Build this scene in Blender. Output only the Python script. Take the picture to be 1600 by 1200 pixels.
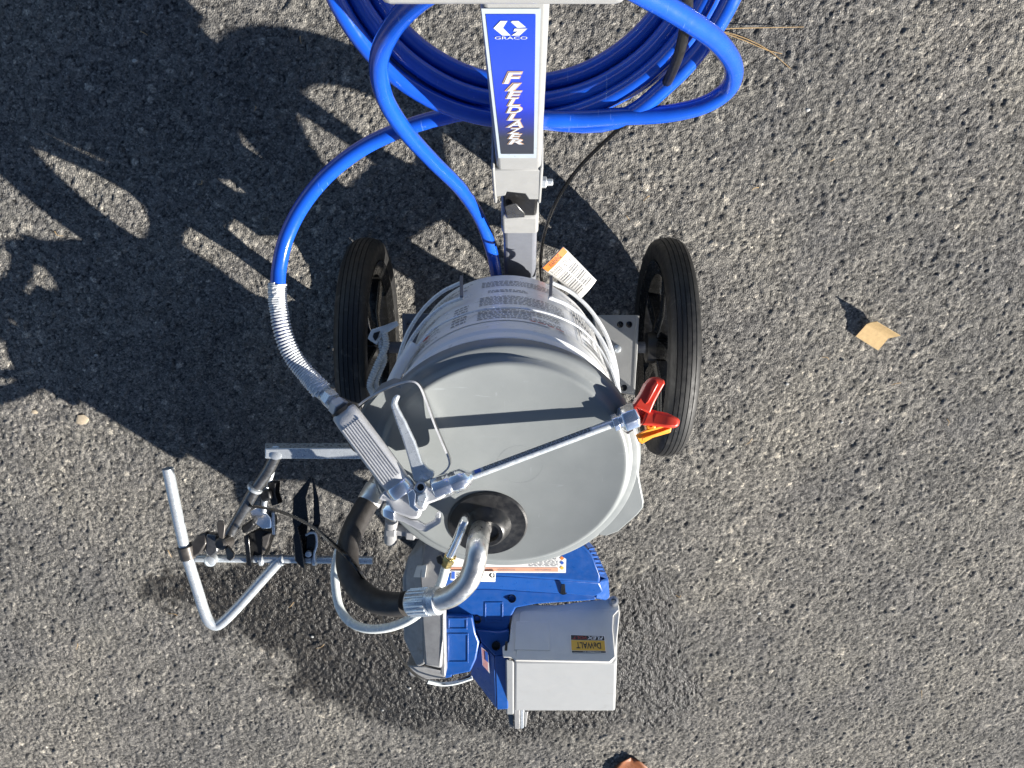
import bpy, bmesh, math, random
import numpy as np
from mathutils import Vector, Matrix

for o in list(bpy.data.objects):
    bpy.data.objects.remove(o, do_unlink=True)
SC = bpy.context.scene
COL = SC.collection
RD = math.radians
random.seed(7)
RNG = np.random.default_rng(11)

# ------------------------------------------------------------------ camera
F = 1202.0                       # focal length in photo pixels (1600 wide)
H = 1.45                         # height of the lens in the machine frame
PITCH = RD(22.0)                 # lens leans towards the front of the machine
HC = 1.366                       # height of the lens over the asphalt
CAM = Vector((0.0, HC * math.tan(PITCH), HC))
RX = Matrix.Rotation(-PITCH, 3, 'X')
cam_data = bpy.data.cameras.new('camera')
cam = bpy.data.objects.new('camera', cam_data)
COL.objects.link(cam)
cam.location = CAM
cam.rotation_euler = (-PITCH, 0, 0)
cam_data.sensor_width = 36
cam_data.lens = F / 1600 * 36
cam_data.clip_start = 0.02
cam_data.clip_end = 500
SC.camera = cam

# ------------------------------------------------------------------ light
SUN_EL = RD(22.6)
SUN_AZ = RD(30.0)
SUN_DIR = Vector((math.cos(SUN_AZ) * math.cos(SUN_EL), -math.sin(SUN_AZ) * math.cos(SUN_EL), math.sin(SUN_EL)))   # towards the sun
world = bpy.data.worlds.new('World')
SC.world = world
world.use_nodes = True
wn = world.node_tree
for n in list(wn.nodes):
    wn.nodes.remove(n)
sky = wn.nodes.new('ShaderNodeTexSky')
sky.sky_type = 'NISHITA'
sky.sun_disc = False
sky.air_density = 0.6
sky.dust_density = 0.3
sky.sun_elevation = SUN_EL
sky.sun_rotation = math.atan2(SUN_DIR.x, SUN_DIR.y)
bg = wn.nodes.new('ShaderNodeBackground')
bg.inputs['Strength'].default_value = 0.05
wo = wn.nodes.new('ShaderNodeOutputWorld')
wn.links.new(sky.outputs[0], bg.inputs[0])
wn.links.new(bg.outputs[0], wo.inputs[0])
sun_data = bpy.data.lights.new('sun', 'SUN')
sun_data.energy = 5.0
sun_data.angle = RD(0.53)
sun_data.color = (1.0, 0.95, 0.875)
sun = bpy.data.objects.new('sun', sun_data)
COL.objects.link(sun)
sun.rotation_euler = SUN_DIR.to_track_quat('Z', 'Y').to_euler()
SC.view_settings.view_transform = 'Standard'
SC.view_settings.look = 'None'
SC.view_settings.gamma = 1.0
SC.view_settings.use_curve_mapping = False
SC.view_settings.exposure = 1.4

# ------------------------------------------------------------------ helpers: space
def W(p):
    """machine frame -> world"""
    return CAM + RX @ (Vector(p) - Vector((0, 0, H)))

DEPTH = 1.0                      # how far off the group now being built stands
def P(px, py, z):
    """a point of the machine frame at height z, read off the photograph"""
    d = (H - z) * DEPTH
    return Vector(((px - 800) * d / F, (600 - py) * d / F, H - d))

def G(px, py, z=0.0):
    """world point at height z over the asphalt"""
    d = RX @ Vector(((px - 800) / F, (600 - py) / F, -1))
    t = (z - HC) / d.z
    return CAM + d * t

def onplane(px, py, o, n):
    d = Vector(((px - 800) / F, (600 - py) / F, -1))
    e = Vector((0, 0, H))
    t = (o - e).dot(n) / d.dot(n)
    return e + d * t

def catmull(pts, sub=8, closed=False):
    pts = [Vector(p) for p in pts]
    n = len(pts)
    out = []
    rng = range(n) if closed else range(n - 1)
    for i in rng:
        if closed:
            p0, p1, p2, p3 = pts[(i - 1) % n], pts[i], pts[(i + 1) % n], pts[(i + 2) % n]
        else:
            p1, p2 = pts[i], pts[i + 1]
            p0 = pts[i - 1] if i > 0 else p1 * 2 - p2
            p3 = pts[i + 2] if i + 2 < n else p2 * 2 - p1
        for k in range(sub):
            t = k / sub
            out.append(0.5 * ((2 * p1) + (p2 - p0) * t + (2 * p0 - 5 * p1 + 4 * p2 - p3) * t * t + (3 * p1 - p0 - 3 * p2 + p3) * t ** 3))
    if not closed:
        out.append(pts[-1])
    return out

def frames(path):
    n = len(path)
    T = []
    for i in range(n):
        a = path[max(i - 1, 0)]
        b = path[min(i + 1, n - 1)]
        T.append((b - a).normalized())
    ref = Vector((0, 0, 1))
    if abs(T[0].dot(ref)) > 0.9:
        ref = Vector((0, 1, 0))
    u = (ref - T[0] * ref.dot(T[0])).normalized()
    out = []
    for t in T:
        u = (u - t * u.dot(t)).normalized()
        out.append((t, u, t.cross(u)))
    return out

def basis(axis, up=None):
    a = Vector(axis).normalized()
    r = Vector(up) if up is not None else (Vector((0, 0, 1)) if abs(a.z) < 0.9 else Vector((0, 1, 0)))
    u = (r - a * r.dot(a)).normalized()
    return u, a.cross(u), a

class MB:
    def __init__(s):
        s.v = []
        s.f = []
        s.uv = None
    def add(s, vs, fs):
        b = len(s.v)
        s.v += [tuple(v) for v in vs]
        s.f += [tuple(i + b for i in f) for f in fs]
        return s
    def tube(s, path, r, seg=12, caps=True, sub=8, smooth=True, squash=None):
        path = [Vector(p) for p in path]
        rl = None
        if isinstance(r, (list, tuple)):
            rl = list(r)
        if smooth and len(path) > 2:
            n0 = len(path)
            if rl:
                rl2 = []
                for i in range(n0 - 1):
                    for k in range(sub):
                        rl2.append(rl[i] + (rl[i + 1] - rl[i]) * k / sub)
                rl2.append(rl[-1])
                rl = rl2
            path = catmull(path, sub)
        fr = frames(path)
        vs = []
        n = len(path)
        for i, p in enumerate(path):
            t, u, w = fr[i]
            rr = (rl[i] if rl else r) * DEPTH
            for k in range(seg):
                a = 2 * math.pi * k / seg
                vs.append(p + u * (rr * math.cos(a)) + w * (rr * math.sin(a)))
        fs = []
        for i in range(n - 1):
            for k in range(seg):
                k2 = (k + 1) % seg
                fs.append((i * seg + k, i * seg + k2, (i + 1) * seg + k2, (i + 1) * seg + k))
        if caps:
            fs.append(tuple(reversed(range(seg))))
            fs.append(tuple((n - 1) * seg + k for k in range(seg)))
        return s.add(vs, fs)
    def lathe(s, o, axis, prof, seg=32, up=None, phase=0.0, close=False):
        """prof: (radius, height along axis)"""
        o = Vector(o)
        u, w, a = basis(axis, up)
        vs = []
        fs = []
        n = len(prof)
        for (r, h) in prof:
            for k in range(seg):
                an = 2 * math.pi * k / seg + phase
                vs.append(o + a * (h * DEPTH) + (u * math.cos(an) + w * math.sin(an)) * max(r * DEPTH, 1e-5))
        rng = n if close else n - 1
        for i in range(rng):
            j = (i + 1) % n
            for k in range(seg):
                k2 = (k + 1) % seg
                fs.append((i * seg + k, i * seg + k2, j * seg + k2, j * seg + k))
        if not close:
            if prof[0][0] > 1e-4:
                fs.append(tuple(reversed(range(seg))))
            if prof[-1][0] > 1e-4:
                fs.append(tuple((n - 1) * seg + k for k in range(seg)))
        return s.add(vs, fs)
    def cyl(s, a, b, r, seg=16, r2=None, phase=0.0):
        a = Vector(a)
        b = Vector(b)
        return s.lathe(a, b - a, [(r, 0), (r if r2 is None else r2, (b - a).length / DEPTH)], seg, phase=phase)
    def loft(s, rings, caps=True):
        m = len(rings[0])
        vs = [v for r in rings for v in r]
        fs = []
        for i in range(len(rings) - 1):
            for k in range(m):
                k2 = (k + 1) % m
                fs.append((i * m + k, i * m + k2, (i + 1) * m + k2, (i + 1) * m + k))
        if caps:
            fs.append(tuple(reversed(range(m))))
            fs.append(tuple((len(rings) - 1) * m + k for k in range(m)))
        return s.add(vs, fs)
    def slab(s, pts, drop, inset=0.0, direction=None):
        """pts: (px, py, z) outline of the upper face, pushed down by drop"""
        top = [P(*p) for p in pts]
        c = sum(top, Vector()) / len(top)
        drop = drop * DEPTH
        dv = Vector((0, 0, -drop)) if direction is None else Vector(direction).normalized() * drop
        bot = []
        for p in top:
            q = p + (c - p) * inset
            bot.append(Vector((q.x, q.y, p.z)) + dv)
        return s.loft([bot, top])
    def prism(s, poly3, dv):
        a = [Vector(p) for p in poly3]
        b = [p + Vector(dv) for p in a]
        return s.loft([a, b])
    def box(s, o, ax, ay, az):
        """o centre, three half vectors"""
        o, ax, ay, az = Vector(o), Vector(ax), Vector(ay), Vector(az)
        q = [o - ax - ay, o + ax - ay, o + ax + ay, o - ax + ay]
        return s.loft([[p - az for p in q], [p + az for p in q]])
    def build(s, name, mat, parent=None, smooth=40, bevel=0.0, world_space=False, bseg=2, subsurf=0):
        me = bpy.data.meshes.new(name)
        vv = [Vector(v) if world_space else W(v) for v in s.v]
        me.from_pydata([tuple(v) for v in vv], [], s.f)
        if s.uv:
            l = me.uv_layers.new(name='UVMap')
            for poly in me.polygons:
                for li in poly.loop_indices:
                    l.data[li].uv = s.uv[me.loops[li].vertex_index]
        bm = bmesh.new()
        bm.from_mesh(me)
        bmesh.ops.recalc_face_normals(bm, faces=bm.faces)
        bm.to_mesh(me)
        bm.free()
        if smooth:
            me.polygons.foreach_set('use_smooth', [True] * len(me.polygons))
            me.set_sharp_from_angle(angle=RD(smooth))
        me.materials.append(mat)
        o = bpy.data.objects.new(name, me)
        COL.objects.link(o)
        if bevel:
            m = o.modifiers.new('bevel', 'BEVEL')
            m.width = bevel
            m.segments = bseg
            m.limit_method = 'ANGLE'
            m.angle_limit = RD(30)
            m.harden_normals = False
        if subsurf:
            m = o.modifiers.new('sub', 'SUBSURF')
            m.levels = m.render_levels = subsurf
        if parent is not None:
            setpar(o, parent)
        return o

ABS = {}
def setpar(o, parent):
    o.parent = parent
    o.matrix_parent_inverse = Matrix.Translation(-ABS.get(parent.name, Vector((0, 0, 0))))

def tag(o, label, cat, group=None):
    o['label'] = label
    o['category'] = cat
    if group:
        o['group'] = group
    return o

def thing(name, label, cat, loc, group=None):
    e = bpy.data.objects.new(name, None)
    e.empty_display_size = 0.05
    COL.objects.link(e)
    e.location = loc
    ABS[e.name] = Vector(loc)
    return tag(e, label, cat, group)

# ------------------------------------------------------------------ materials
def nodes(name):
    m = bpy.data.materials.new(name)
    m.use_nodes = True
    nt = m.node_tree
    b = nt.nodes['Principled BSDF']
    return m, nt, b

def N(nt, t, **kw):
    n = nt.nodes.new(t)
    for k, v in kw.items():
        setattr(n, k, v)
    return n

def mat(name, col, rough=0.5, metal=0.0, var=0.12, scale=60.0, bump=0.0, bscale=400.0, rvar=0.12, coat=0.0, spec=0.5, trans=0.0, stain=None, sss=0.0, stretch=None):
    m, nt, b = nodes(name)
    L = nt.links.new
    tc = N(nt, 'ShaderNodeTexCoord')
    src = tc.outputs['Object']
    if stretch:
        mp = N(nt, 'ShaderNodeMapping')
        mp.inputs['Scale'].default_value = stretch
        L(src, mp.inputs['Vector'])
        src = mp.outputs[0]
    n1 = N(nt, 'ShaderNodeTexNoise')
    n1.inputs['Scale'].default_value = scale
    n1.inputs['Detail'].default_value = 6
    n1.inputs['Roughness'].default_value = 0.65
    L(src, n1.inputs['Vector'])
    ramp = N(nt, 'ShaderNodeValToRGB')
    c = Vector(col)
    ramp.color_ramp.elements[0].position = 0.3
    ramp.color_ramp.elements[1].position = 0.7
    ramp.color_ramp.elements[0].color = tuple(c * (1 - var)) + (1,)
    ramp.color_ramp.elements[1].color = tuple(min(1, x) for x in c * (1 + var)) + (1,)
    L(n1.outputs['Fac'], ramp.inputs[0])
    colout = ramp.outputs[0]
    if stain:
        n2 = N(nt, 'ShaderNodeTexNoise')
        n2.inputs['Scale'].default_value = stain[1]
        n2.inputs['Detail'].default_value = 8
        n2.inputs['Roughness'].default_value = 0.7
        L(src, n2.inputs['Vector'])
        r2 = N(nt, 'ShaderNodeValToRGB')
        r2.color_ramp.elements[0].position = stain[2]
        r2.color_ramp.elements[1].position = stain[2] + 0.12
        L(n2.outputs['Fac'], r2.inputs[0])
        mx = N(nt, 'ShaderNodeMix', data_type='RGBA')
        L(r2.outputs[0], mx.inputs[0])
        L(colout, mx.inputs[6])
        mx.inputs[7].default_value = tuple(stain[0]) + (1,)
        colout = mx.outputs[2]
    L(colout, b.inputs['Base Color'])
    mr = N(nt, 'ShaderNodeMapRange')
    mr.inputs['From Min'].default_value = 0.3
    mr.inputs['From Max'].default_value = 0.7
    mr.inputs['To Min'].default_value = max(0.03, rough - rvar)
    mr.inputs['To Max'].default_value = min(1, rough + rvar)
    n3 = N(nt, 'ShaderNodeTexNoise')
    n3.inputs['Scale'].default_value = scale * 2.3
    n3.inputs['Detail'].default_value = 4
    L(src, n3.inputs['Vector'])
    L(n3.outputs['Fac'], mr.inputs[0])
    L(mr.outputs[0], b.inputs['Roughness'])
    b.inputs['Metallic'].default_value = metal
    b.inputs['Specular IOR Level'].default_value = spec
    b.inputs['Coat Weight'].default_value = coat
    b.inputs['Coat Roughness'].default_value = 0.12
    b.inputs['Transmission Weight'].default_value = trans
    if sss:
        b.inputs['Subsurface Weight'].default_value = sss
        b.inputs['Subsurface Radius'].default_value = (0.01, 0.01, 0.01)
    if bump:
        nb = N(nt, 'ShaderNodeTexNoise')
        nb.inputs['Scale'].default_value = bscale
        nb.inputs['Detail'].default_value = 3
        L(src, nb.inputs['Vector'])
        bp = N(nt, 'ShaderNodeBump')
        bp.inputs['Strength'].default_value = bump
        bp.inputs['Distance'].default_value = 0.001
        L(nb.outputs['Fac'], bp.inputs['Height'])
        L(bp.outputs[0], b.inputs['Normal'])
    return m

M = {}
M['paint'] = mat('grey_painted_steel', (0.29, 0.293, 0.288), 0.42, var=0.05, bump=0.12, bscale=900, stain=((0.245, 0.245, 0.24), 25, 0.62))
M['paint_shaded'] = mat('shaded_grey_painted_steel', (0.15, 0.16, 0.185), 0.45, var=0.06, bump=0.15, bscale=900, stain=((0.125, 0.125, 0.135), 30, 0.62))  # mid grey paint, darkened further to carry the shade on the column
M['border'] = mat('silver_decal_border', (0.36, 0.41, 0.46), 0.35, var=0.05)
M['zinc'] = mat('zinc_plated_steel', (0.60, 0.64, 0.67), 0.30, metal=0.55, var=0.08, scale=70, bump=0.08, bscale=300, stain=((0.50, 0.53, 0.56), 45, 0.64))
M['steel_dark'] = mat('dark_zinc_tube', (0.16, 0.16, 0.16), 0.33, metal=0.8, var=0.2, scale=80)
M['bronze'] = mat('brown_anodised_clamp', (0.085, 0.078, 0.072), 0.40, metal=0.5, var=0.15)
M['chrome'] = mat('bright_plated_metal', (0.88, 0.90, 0.93), 0.15, metal=0.95, var=0.06, scale=120, rvar=0.08)
M['alu'] = mat('bare_aluminium_tube', (0.70, 0.69, 0.66), 0.34, metal=0.9, var=0.14, scale=45, bump=0.12, bscale=160, stain=((0.42, 0.37, 0.33), 38, 0.62))
M['cast'] = mat('cast_aluminium', (0.52, 0.525, 0.535), 0.40, metal=0.3, var=0.10, bump=0.35, bscale=1100)
M['castgrey'] = mat('grit_blasted_casting', (0.30, 0.30, 0.30), 0.55, metal=0.3, var=0.14, bump=0.45, bscale=1300, stain=((0.22, 0.21, 0.20), 30, 0.58))
M['hose'] = mat('blue_hose_plastic', (0.008, 0.080, 0.52), 0.20, var=0.08, scale=40, bump=0.04, bscale=500, coat=0.5, rvar=0.08, stain=((0.012, 0.10, 0.58), 60, 0.66))
M['blue'] = mat('blue_moulded_plastic', (0.009, 0.070, 0.29), 0.38, var=0.06, scale=40, bump=0.12, bscale=1400, stain=((0.011, 0.065, 0.25), 50, 0.66))
M['lid'] = mat('grey_lid_plastic', (0.205, 0.220, 0.221), 0.40, var=0.05, scale=18, bump=0.07, bscale=500, stain=((0.27, 0.287, 0.287), 90, 0.67))
def scuffs(m, col, lo, stretch, rot, scale):
    nt = m.node_tree
    L = nt.links.new
    b = nt.nodes['Principled BSDF']
    src = b.inputs['Base Color'].links[0].from_socket
    tc = N(nt, 'ShaderNodeTexCoord')
    mp = N(nt, 'ShaderNodeMapping')
    mp.inputs['Scale'].default_value = stretch
    mp.inputs['Rotation'].default_value = (0, 0, rot)
    L(tc.outputs['Object'], mp.inputs['Vector'])
    n = N(nt, 'ShaderNodeTexNoise')
    n.inputs['Scale'].default_value = scale
    n.inputs['Detail'].default_value = 2
    n.inputs['Distortion'].default_value = 0.6
    L(mp.outputs[0], n.inputs['Vector'])
    r = N(nt, 'ShaderNodeValToRGB')
    r.color_ramp.elements[0].position = lo
    r.color_ramp.elements[1].position = lo + 0.05
    L(n.outputs['Fac'], r.inputs[0])
    # only here and there
    n2 = N(nt, 'ShaderNodeTexNoise')
    n2.inputs['Scale'].default_value = 14
    L(tc.outputs['Object'], n2.inputs['Vector'])
    r2 = N(nt, 'ShaderNodeValToRGB')
    r2.color_ramp.elements[0].position = 0.48
    r2.color_ramp.elements[1].position = 0.62
    L(n2.outputs['Fac'], r2.inputs[0])
    mu = N(nt, 'ShaderNodeMath', operation='MULTIPLY')
    L(r.outputs[0], mu.inputs[0])
    L(r2.outputs[0], mu.inputs[1])
    mx = N(nt, 'ShaderNodeMix', data_type='RGBA')
    L(mu.outputs[0], mx.inputs[0])
    L(src, mx.inputs[6])
    mx.inputs[7].default_value = tuple(col) + (1,)
    L(mx.outputs[2], b.inputs['Base Color'])
scuffs(M['lid'], (0.24, 0.26, 0.265), 0.68, (1, 9, 1), 0.9, 26)
scuffs(M['lid'], (0.27, 0.29, 0.295), 0.72, (10, 1, 1), 0.3, 34)
M['white'] = mat('white_pail_plastic', (0.78, 0.79, 0.78), 0.38, var=0.03, scale=30, stain=((0.66, 0.65, 0.62), 45, 0.68), sss=0.1)
M['label'] = mat('pail_label_paper', (0.82, 0.82, 0.81), 0.35, var=0.04, scale=30)
M['boxlight'] = mat('light_grey_plastic', (0.305, 0.312, 0.315), 0.42, var=0.03, scale=30, bump=0.10, bscale=1500, stain=((0.26, 0.26, 0.255), 35, 0.62))
M['boxgrey'] = mat('grey_cover_plastic', (0.62, 0.612, 0.58), 0.5, var=0.04, scale=30, bump=0.16, bscale=1800, stain=((0.55, 0.543, 0.515), 40, 0.64))
M['rubber'] = mat('black_tyre_rubber', (0.010, 0.0098, 0.0098), 0.55, var=0.25, scale=50, bump=0.15, bscale=900, stain=((0.026, 0.024, 0.022), 30, 0.63))
M['black'] = mat('black_plastic', (0.009, 0.009, 0.0095), 0.42, var=0.2, scale=60, bump=0.1, bscale=900, stain=((0.024, 0.023, 0.022), 50, 0.68))
M['blackgloss'] = mat('glossy_black_plastic', (0.006, 0.006, 0.006), 0.22, var=0.2)
M['blackhose'] = mat('black_suction_hose', (0.028, 0.025, 0.023), 0.50, var=0.2, scale=60, bump=0.1, bscale=1000, stain=((0.055, 0.05, 0.046), 50, 0.64))
M['clear'] = mat('milky_clear_tube', (0.78, 0.82, 0.80), 0.25, var=0.04, trans=0.15, sss=0.3)
M['wire'] = mat('galvanised_wire', (0.72, 0.74, 0.75), 0.32, metal=0.25, var=0.1)
M['brass'] = mat('brass', (0.62, 0.46, 0.18), 0.28, metal=1.0, var=0.1)
M['red'] = mat('red_plastic', (0.62, 0.045, 0.022), 0.40, var=0.1, scale=80, stain=((0.72, 0.17, 0.12), 60, 0.66))
M['orange'] = mat('orange_plastic', (0.78, 0.30, 0.02), 0.42, var=0.1, scale=80, stain=((0.60, 0.25, 0.05), 60, 0.64))
M['paper'] = mat('white_paper', (0.78, 0.77, 0.74), 0.6, var=0.03)
M['pink'] = mat('salmon_print', (0.70, 0.36, 0.24), 0.5, var=0.04)
M['warn'] = mat('orange_print', (0.72, 0.20, 0.03), 0.5, var=0.05)
M['ink'] = mat('black_ink', (0.03, 0.03, 0.03), 0.5, var=0.1)
M['inkgrey'] = mat('grey_ink', (0.30, 0.30, 0.30), 0.5, var=0.2)
M['inkwhite'] = mat('white_ink', (0.48, 0.51, 0.55), 0.4, var=0.05)
M['inkblue'] = mat('blue_ink', (0.03, 0.10, 0.42), 0.4, var=0.05)
M['inkred'] = mat('red_ink', (0.52, 0.06, 0.05), 0.4, var=0.05)
M['gold'] = mat('amber_print', (0.72, 0.42, 0.06), 0.4, var=0.03)
M['fire'] = mat('orange_outline_ink', (0.42, 0.28, 0.20), 0.4, var=0.1)
M['card'] = mat('kraft_cardboard', (0.52, 0.36, 0.17), 0.75, var=0.12, scale=140, bump=0.3, bscale=800)
M['leaf'] = mat('dry_brown_leaf', (0.24, 0.075, 0.02), 0.6, var=0.3, scale=90, bump=0.3, bscale=300)
M['needle'] = mat('dry_pine_needle', (0.42, 0.28, 0.13), 0.6, var=0.2)
M['chip'] = mat('pale_stone_chip', (0.46, 0.38, 0.27), 0.75, var=0.2, scale=120, bump=0.5, bscale=500)
M['chipwhite'] = mat('white_stone_chip', (0.42, 0.42, 0.40), 0.7, var=0.1, scale=200)
M['cord'] = mat('grey_white_cord', (0.62, 0.61, 0.58), 0.6, var=0.2, scale=200)

def decal_blue():
    m, nt, b = nodes('blue_to_black_decal')
    L = nt.links.new
    uv = N(nt, 'ShaderNodeUVMap')
    sp = N(nt, 'ShaderNodeSeparateXYZ')
    L(uv.outputs[0], sp.inputs[0])
    r = N(nt, 'ShaderNodeValToRGB')
    e = r.color_ramp.elements
    e[0].position = 0.0
    e[0].color = (0.030, 0.033, 0.04, 1)
    e[1].position = 1.0
    e[1].color = (0.010, 0.045, 0.45, 1)
    for p, c in ((0.17, (0.030, 0.033, 0.05, 1)), (0.36, (0.016, 0.03, 0.30, 1)), (0.46, (0.02, 0.042, 0.48, 1)), (0.7, (0.022, 0.058, 0.44, 1))):
        x = e.new(p)
        x.color = c
    L(sp.outputs[1], r.inputs[0])
    L(r.outputs[0], b.inputs['Base Color'])
    b.inputs['Roughness'].default_value = 0.33
    return m
M['decal'] = decal_blue()

def asphalt():
    m, nt, b = nodes('worn_asphalt')
    L = nt.links.new
    tc = N(nt, 'ShaderNodeTexCoord')
    tint = N(nt, 'ShaderNodeAttribute', attribute_name='stone')
    wet = N(nt, 'ShaderNodeAttribute', attribute_name='wet')
    r = N(nt, 'ShaderNodeValToRGB')
    e = r.color_ramp.elements
    e[0].position = 0.0
    e[0].color = (0.055, 0.054, 0.053, 1)
    e[1].position = 1.0
    e[1].color = (0.46, 0.43, 0.38, 1)
    for p, c in ((0.25, (0.136, 0.133, 0.128, 1)), (0.55, (0.198, 0.192, 0.182, 1)), (0.8, (0.255, 0.246, 0.230, 1)), (0.93, (0.34, 0.32, 0.285, 1))):
        x = e.new(p)
        x.color = c
    L(tint.outputs['Fac'], r.inputs[0])
    # broad dusty / darker drifts
    n1 = N(nt, 'ShaderNodeTexNoise')
    n1.inputs['Scale'].default_value = 2.6
    n1.inputs['Detail'].default_value = 9
    n1.inputs['Roughness'].default_value = 0.6
    L(tc.outputs['Object'], n1.inputs['Vector'])
    r1 = N(nt, 'ShaderNodeValToRGB')
    r1.color_ramp.elements[0].position = 0.32
    r1.color_ramp.elements[0].color = (0.74, 0.755, 0.78, 1)
    r1.color_ramp.elements[1].position = 0.70
    r1.color_ramp.elements[1].color = (1.20, 1.18, 1.14, 1)
    L(n1.outputs['Fac'], r1.inputs[0])
    mx = N(nt, 'ShaderNodeMix', data_type='RGBA', blend_type='MULTIPLY')
    mx.inputs[0].default_value = 1
    L(r.outputs[0], mx.inputs[6])
    L(r1.outputs[0], mx.inputs[7])
    n5 = N(nt, 'ShaderNodeTexNoise')
    n5.inputs['Scale'].default_value = 5.5
    n5.inputs['Detail'].default_value = 6
    n5.inputs['Distortion'].default_value = 0.8
    L(tc.outputs['Object'], n5.inputs['Vector'])
    r5 = N(nt, 'ShaderNodeValToRGB')
    r5.color_ramp.elements[0].position = 0.38
    r5.color_ramp.elements[0].color = (0.95, 0.95, 0.96, 1)
    r5.color_ramp.elements[1].position = 0.66
    r5.color_ramp.elements[1].color = (1.04, 1.035, 1.01, 1)
    L(n5.outputs['Fac'], r5.inputs[0])
    mx5 = N(nt, 'ShaderNodeMix', data_type='RGBA', blend_type='MULTIPLY')
    mx5.inputs[0].default_value = 1
    L(mx.outputs[2], mx5.inputs[6])
    L(r5.outputs[0], mx5.inputs[7])
    mx = mx5
    # single small grains, each with its own tone
    vg = N(nt, 'ShaderNodeTexVoronoi', feature='F1')
    vg.inputs['Scale'].default_value = 400
    L(tc.outputs['Object'], vg.inputs['Vector'])
    sg = N(nt, 'ShaderNodeSeparateXYZ')
    L(vg.outputs['Color'], sg.inputs[0])
    r2 = N(nt, 'ShaderNodeValToRGB')
    r2.color_ramp.elements[0].position = 0.0
    r2.color_ramp.elements[0].color = (0.54, 0.54, 0.545, 1)
    r2.color_ramp.elements[1].position = 1.0
    r2.color_ramp.elements[1].color = (1.60, 1.57, 1.50, 1)
    x = r2.color_ramp.elements.new(0.86)
    x.color = (1.18, 1.16, 1.12, 1)
    L(sg.outputs[0], r2.inputs[0])
    mx2 = N(nt, 'ShaderNodeMix', data_type='RGBA', blend_type='MULTIPLY')
    mx2.inputs[0].default_value = 1
    L(mx.outputs[2], mx2.inputs[6])
    L(r2.outputs[0], mx2.inputs[7])
    # water soaked stone is darker and glossy
    dk = N(nt, 'ShaderNodeMix', data_type='RGBA', blend_type='MULTIPLY')
    L(wet.outputs['Fac'], dk.inputs[0])
    L(mx2.outputs[2], dk.inputs[6])
    dk.inputs[7].default_value = (0.14, 0.128, 0.115, 1)
    L(dk.outputs[2], b.inputs['Base Color'])
    mr = N(nt, 'ShaderNodeMapRange')
    mr.inputs['To Min'].default_value = 0.85
    mr.inputs['To Max'].default_value = 0.40
    L(wet.outputs['Fac'], mr.inputs[0])
    L(mr.outputs[0], b.inputs['Roughness'])
    ms = N(nt, 'ShaderNodeMapRange')
    ms.inputs['To Min'].default_value = 0.08
    ms.inputs['To Max'].default_value = 0.5
    L(wet.outputs['Fac'], ms.inputs[0])
    L(ms.outputs[0], b.inputs['Specular IOR Level'])
    inv = N(nt, 'ShaderNodeMath', operation='MULTIPLY')
    inv.inputs[1].default_value = -1.0
    L(vg.outputs['Distance'], inv.inputs[0])
    nb = N(nt, 'ShaderNodeTexNoise')
    nb.inputs['Scale'].default_value = 420
    nb.inputs['Detail'].default_value = 4
    L(tc.outputs['Object'], nb.inputs['Vector'])
    ad = N(nt, 'ShaderNodeMath', operation='ADD')
    L(inv.outputs[0], ad.inputs[0])
    L(nb.outputs['Fac'], ad.inputs[1])
    bp = N(nt, 'ShaderNodeBump')
    bp.inputs['Strength'].default_value = 0.75
    bp.inputs['Distance'].default_value = 0.0020
    L(ad.outputs[0], bp.inputs['Height'])
    L(bp.outputs[0], b.inputs['Normal'])
    return m
scuffs(M['boxlight'], (0.29, 0.285, 0.27), 0.66, (1, 7, 1), 0.4, 30)
scuffs(M['hose'], (0.10, 0.20, 0.60), 0.67, (6, 1, 1), 0.8, 60)
scuffs(M['rubber'], (0.05, 0.046, 0.04), 0.60, (1, 1, 3), 0.0, 70)
M['asphalt'] = asphalt()

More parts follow.
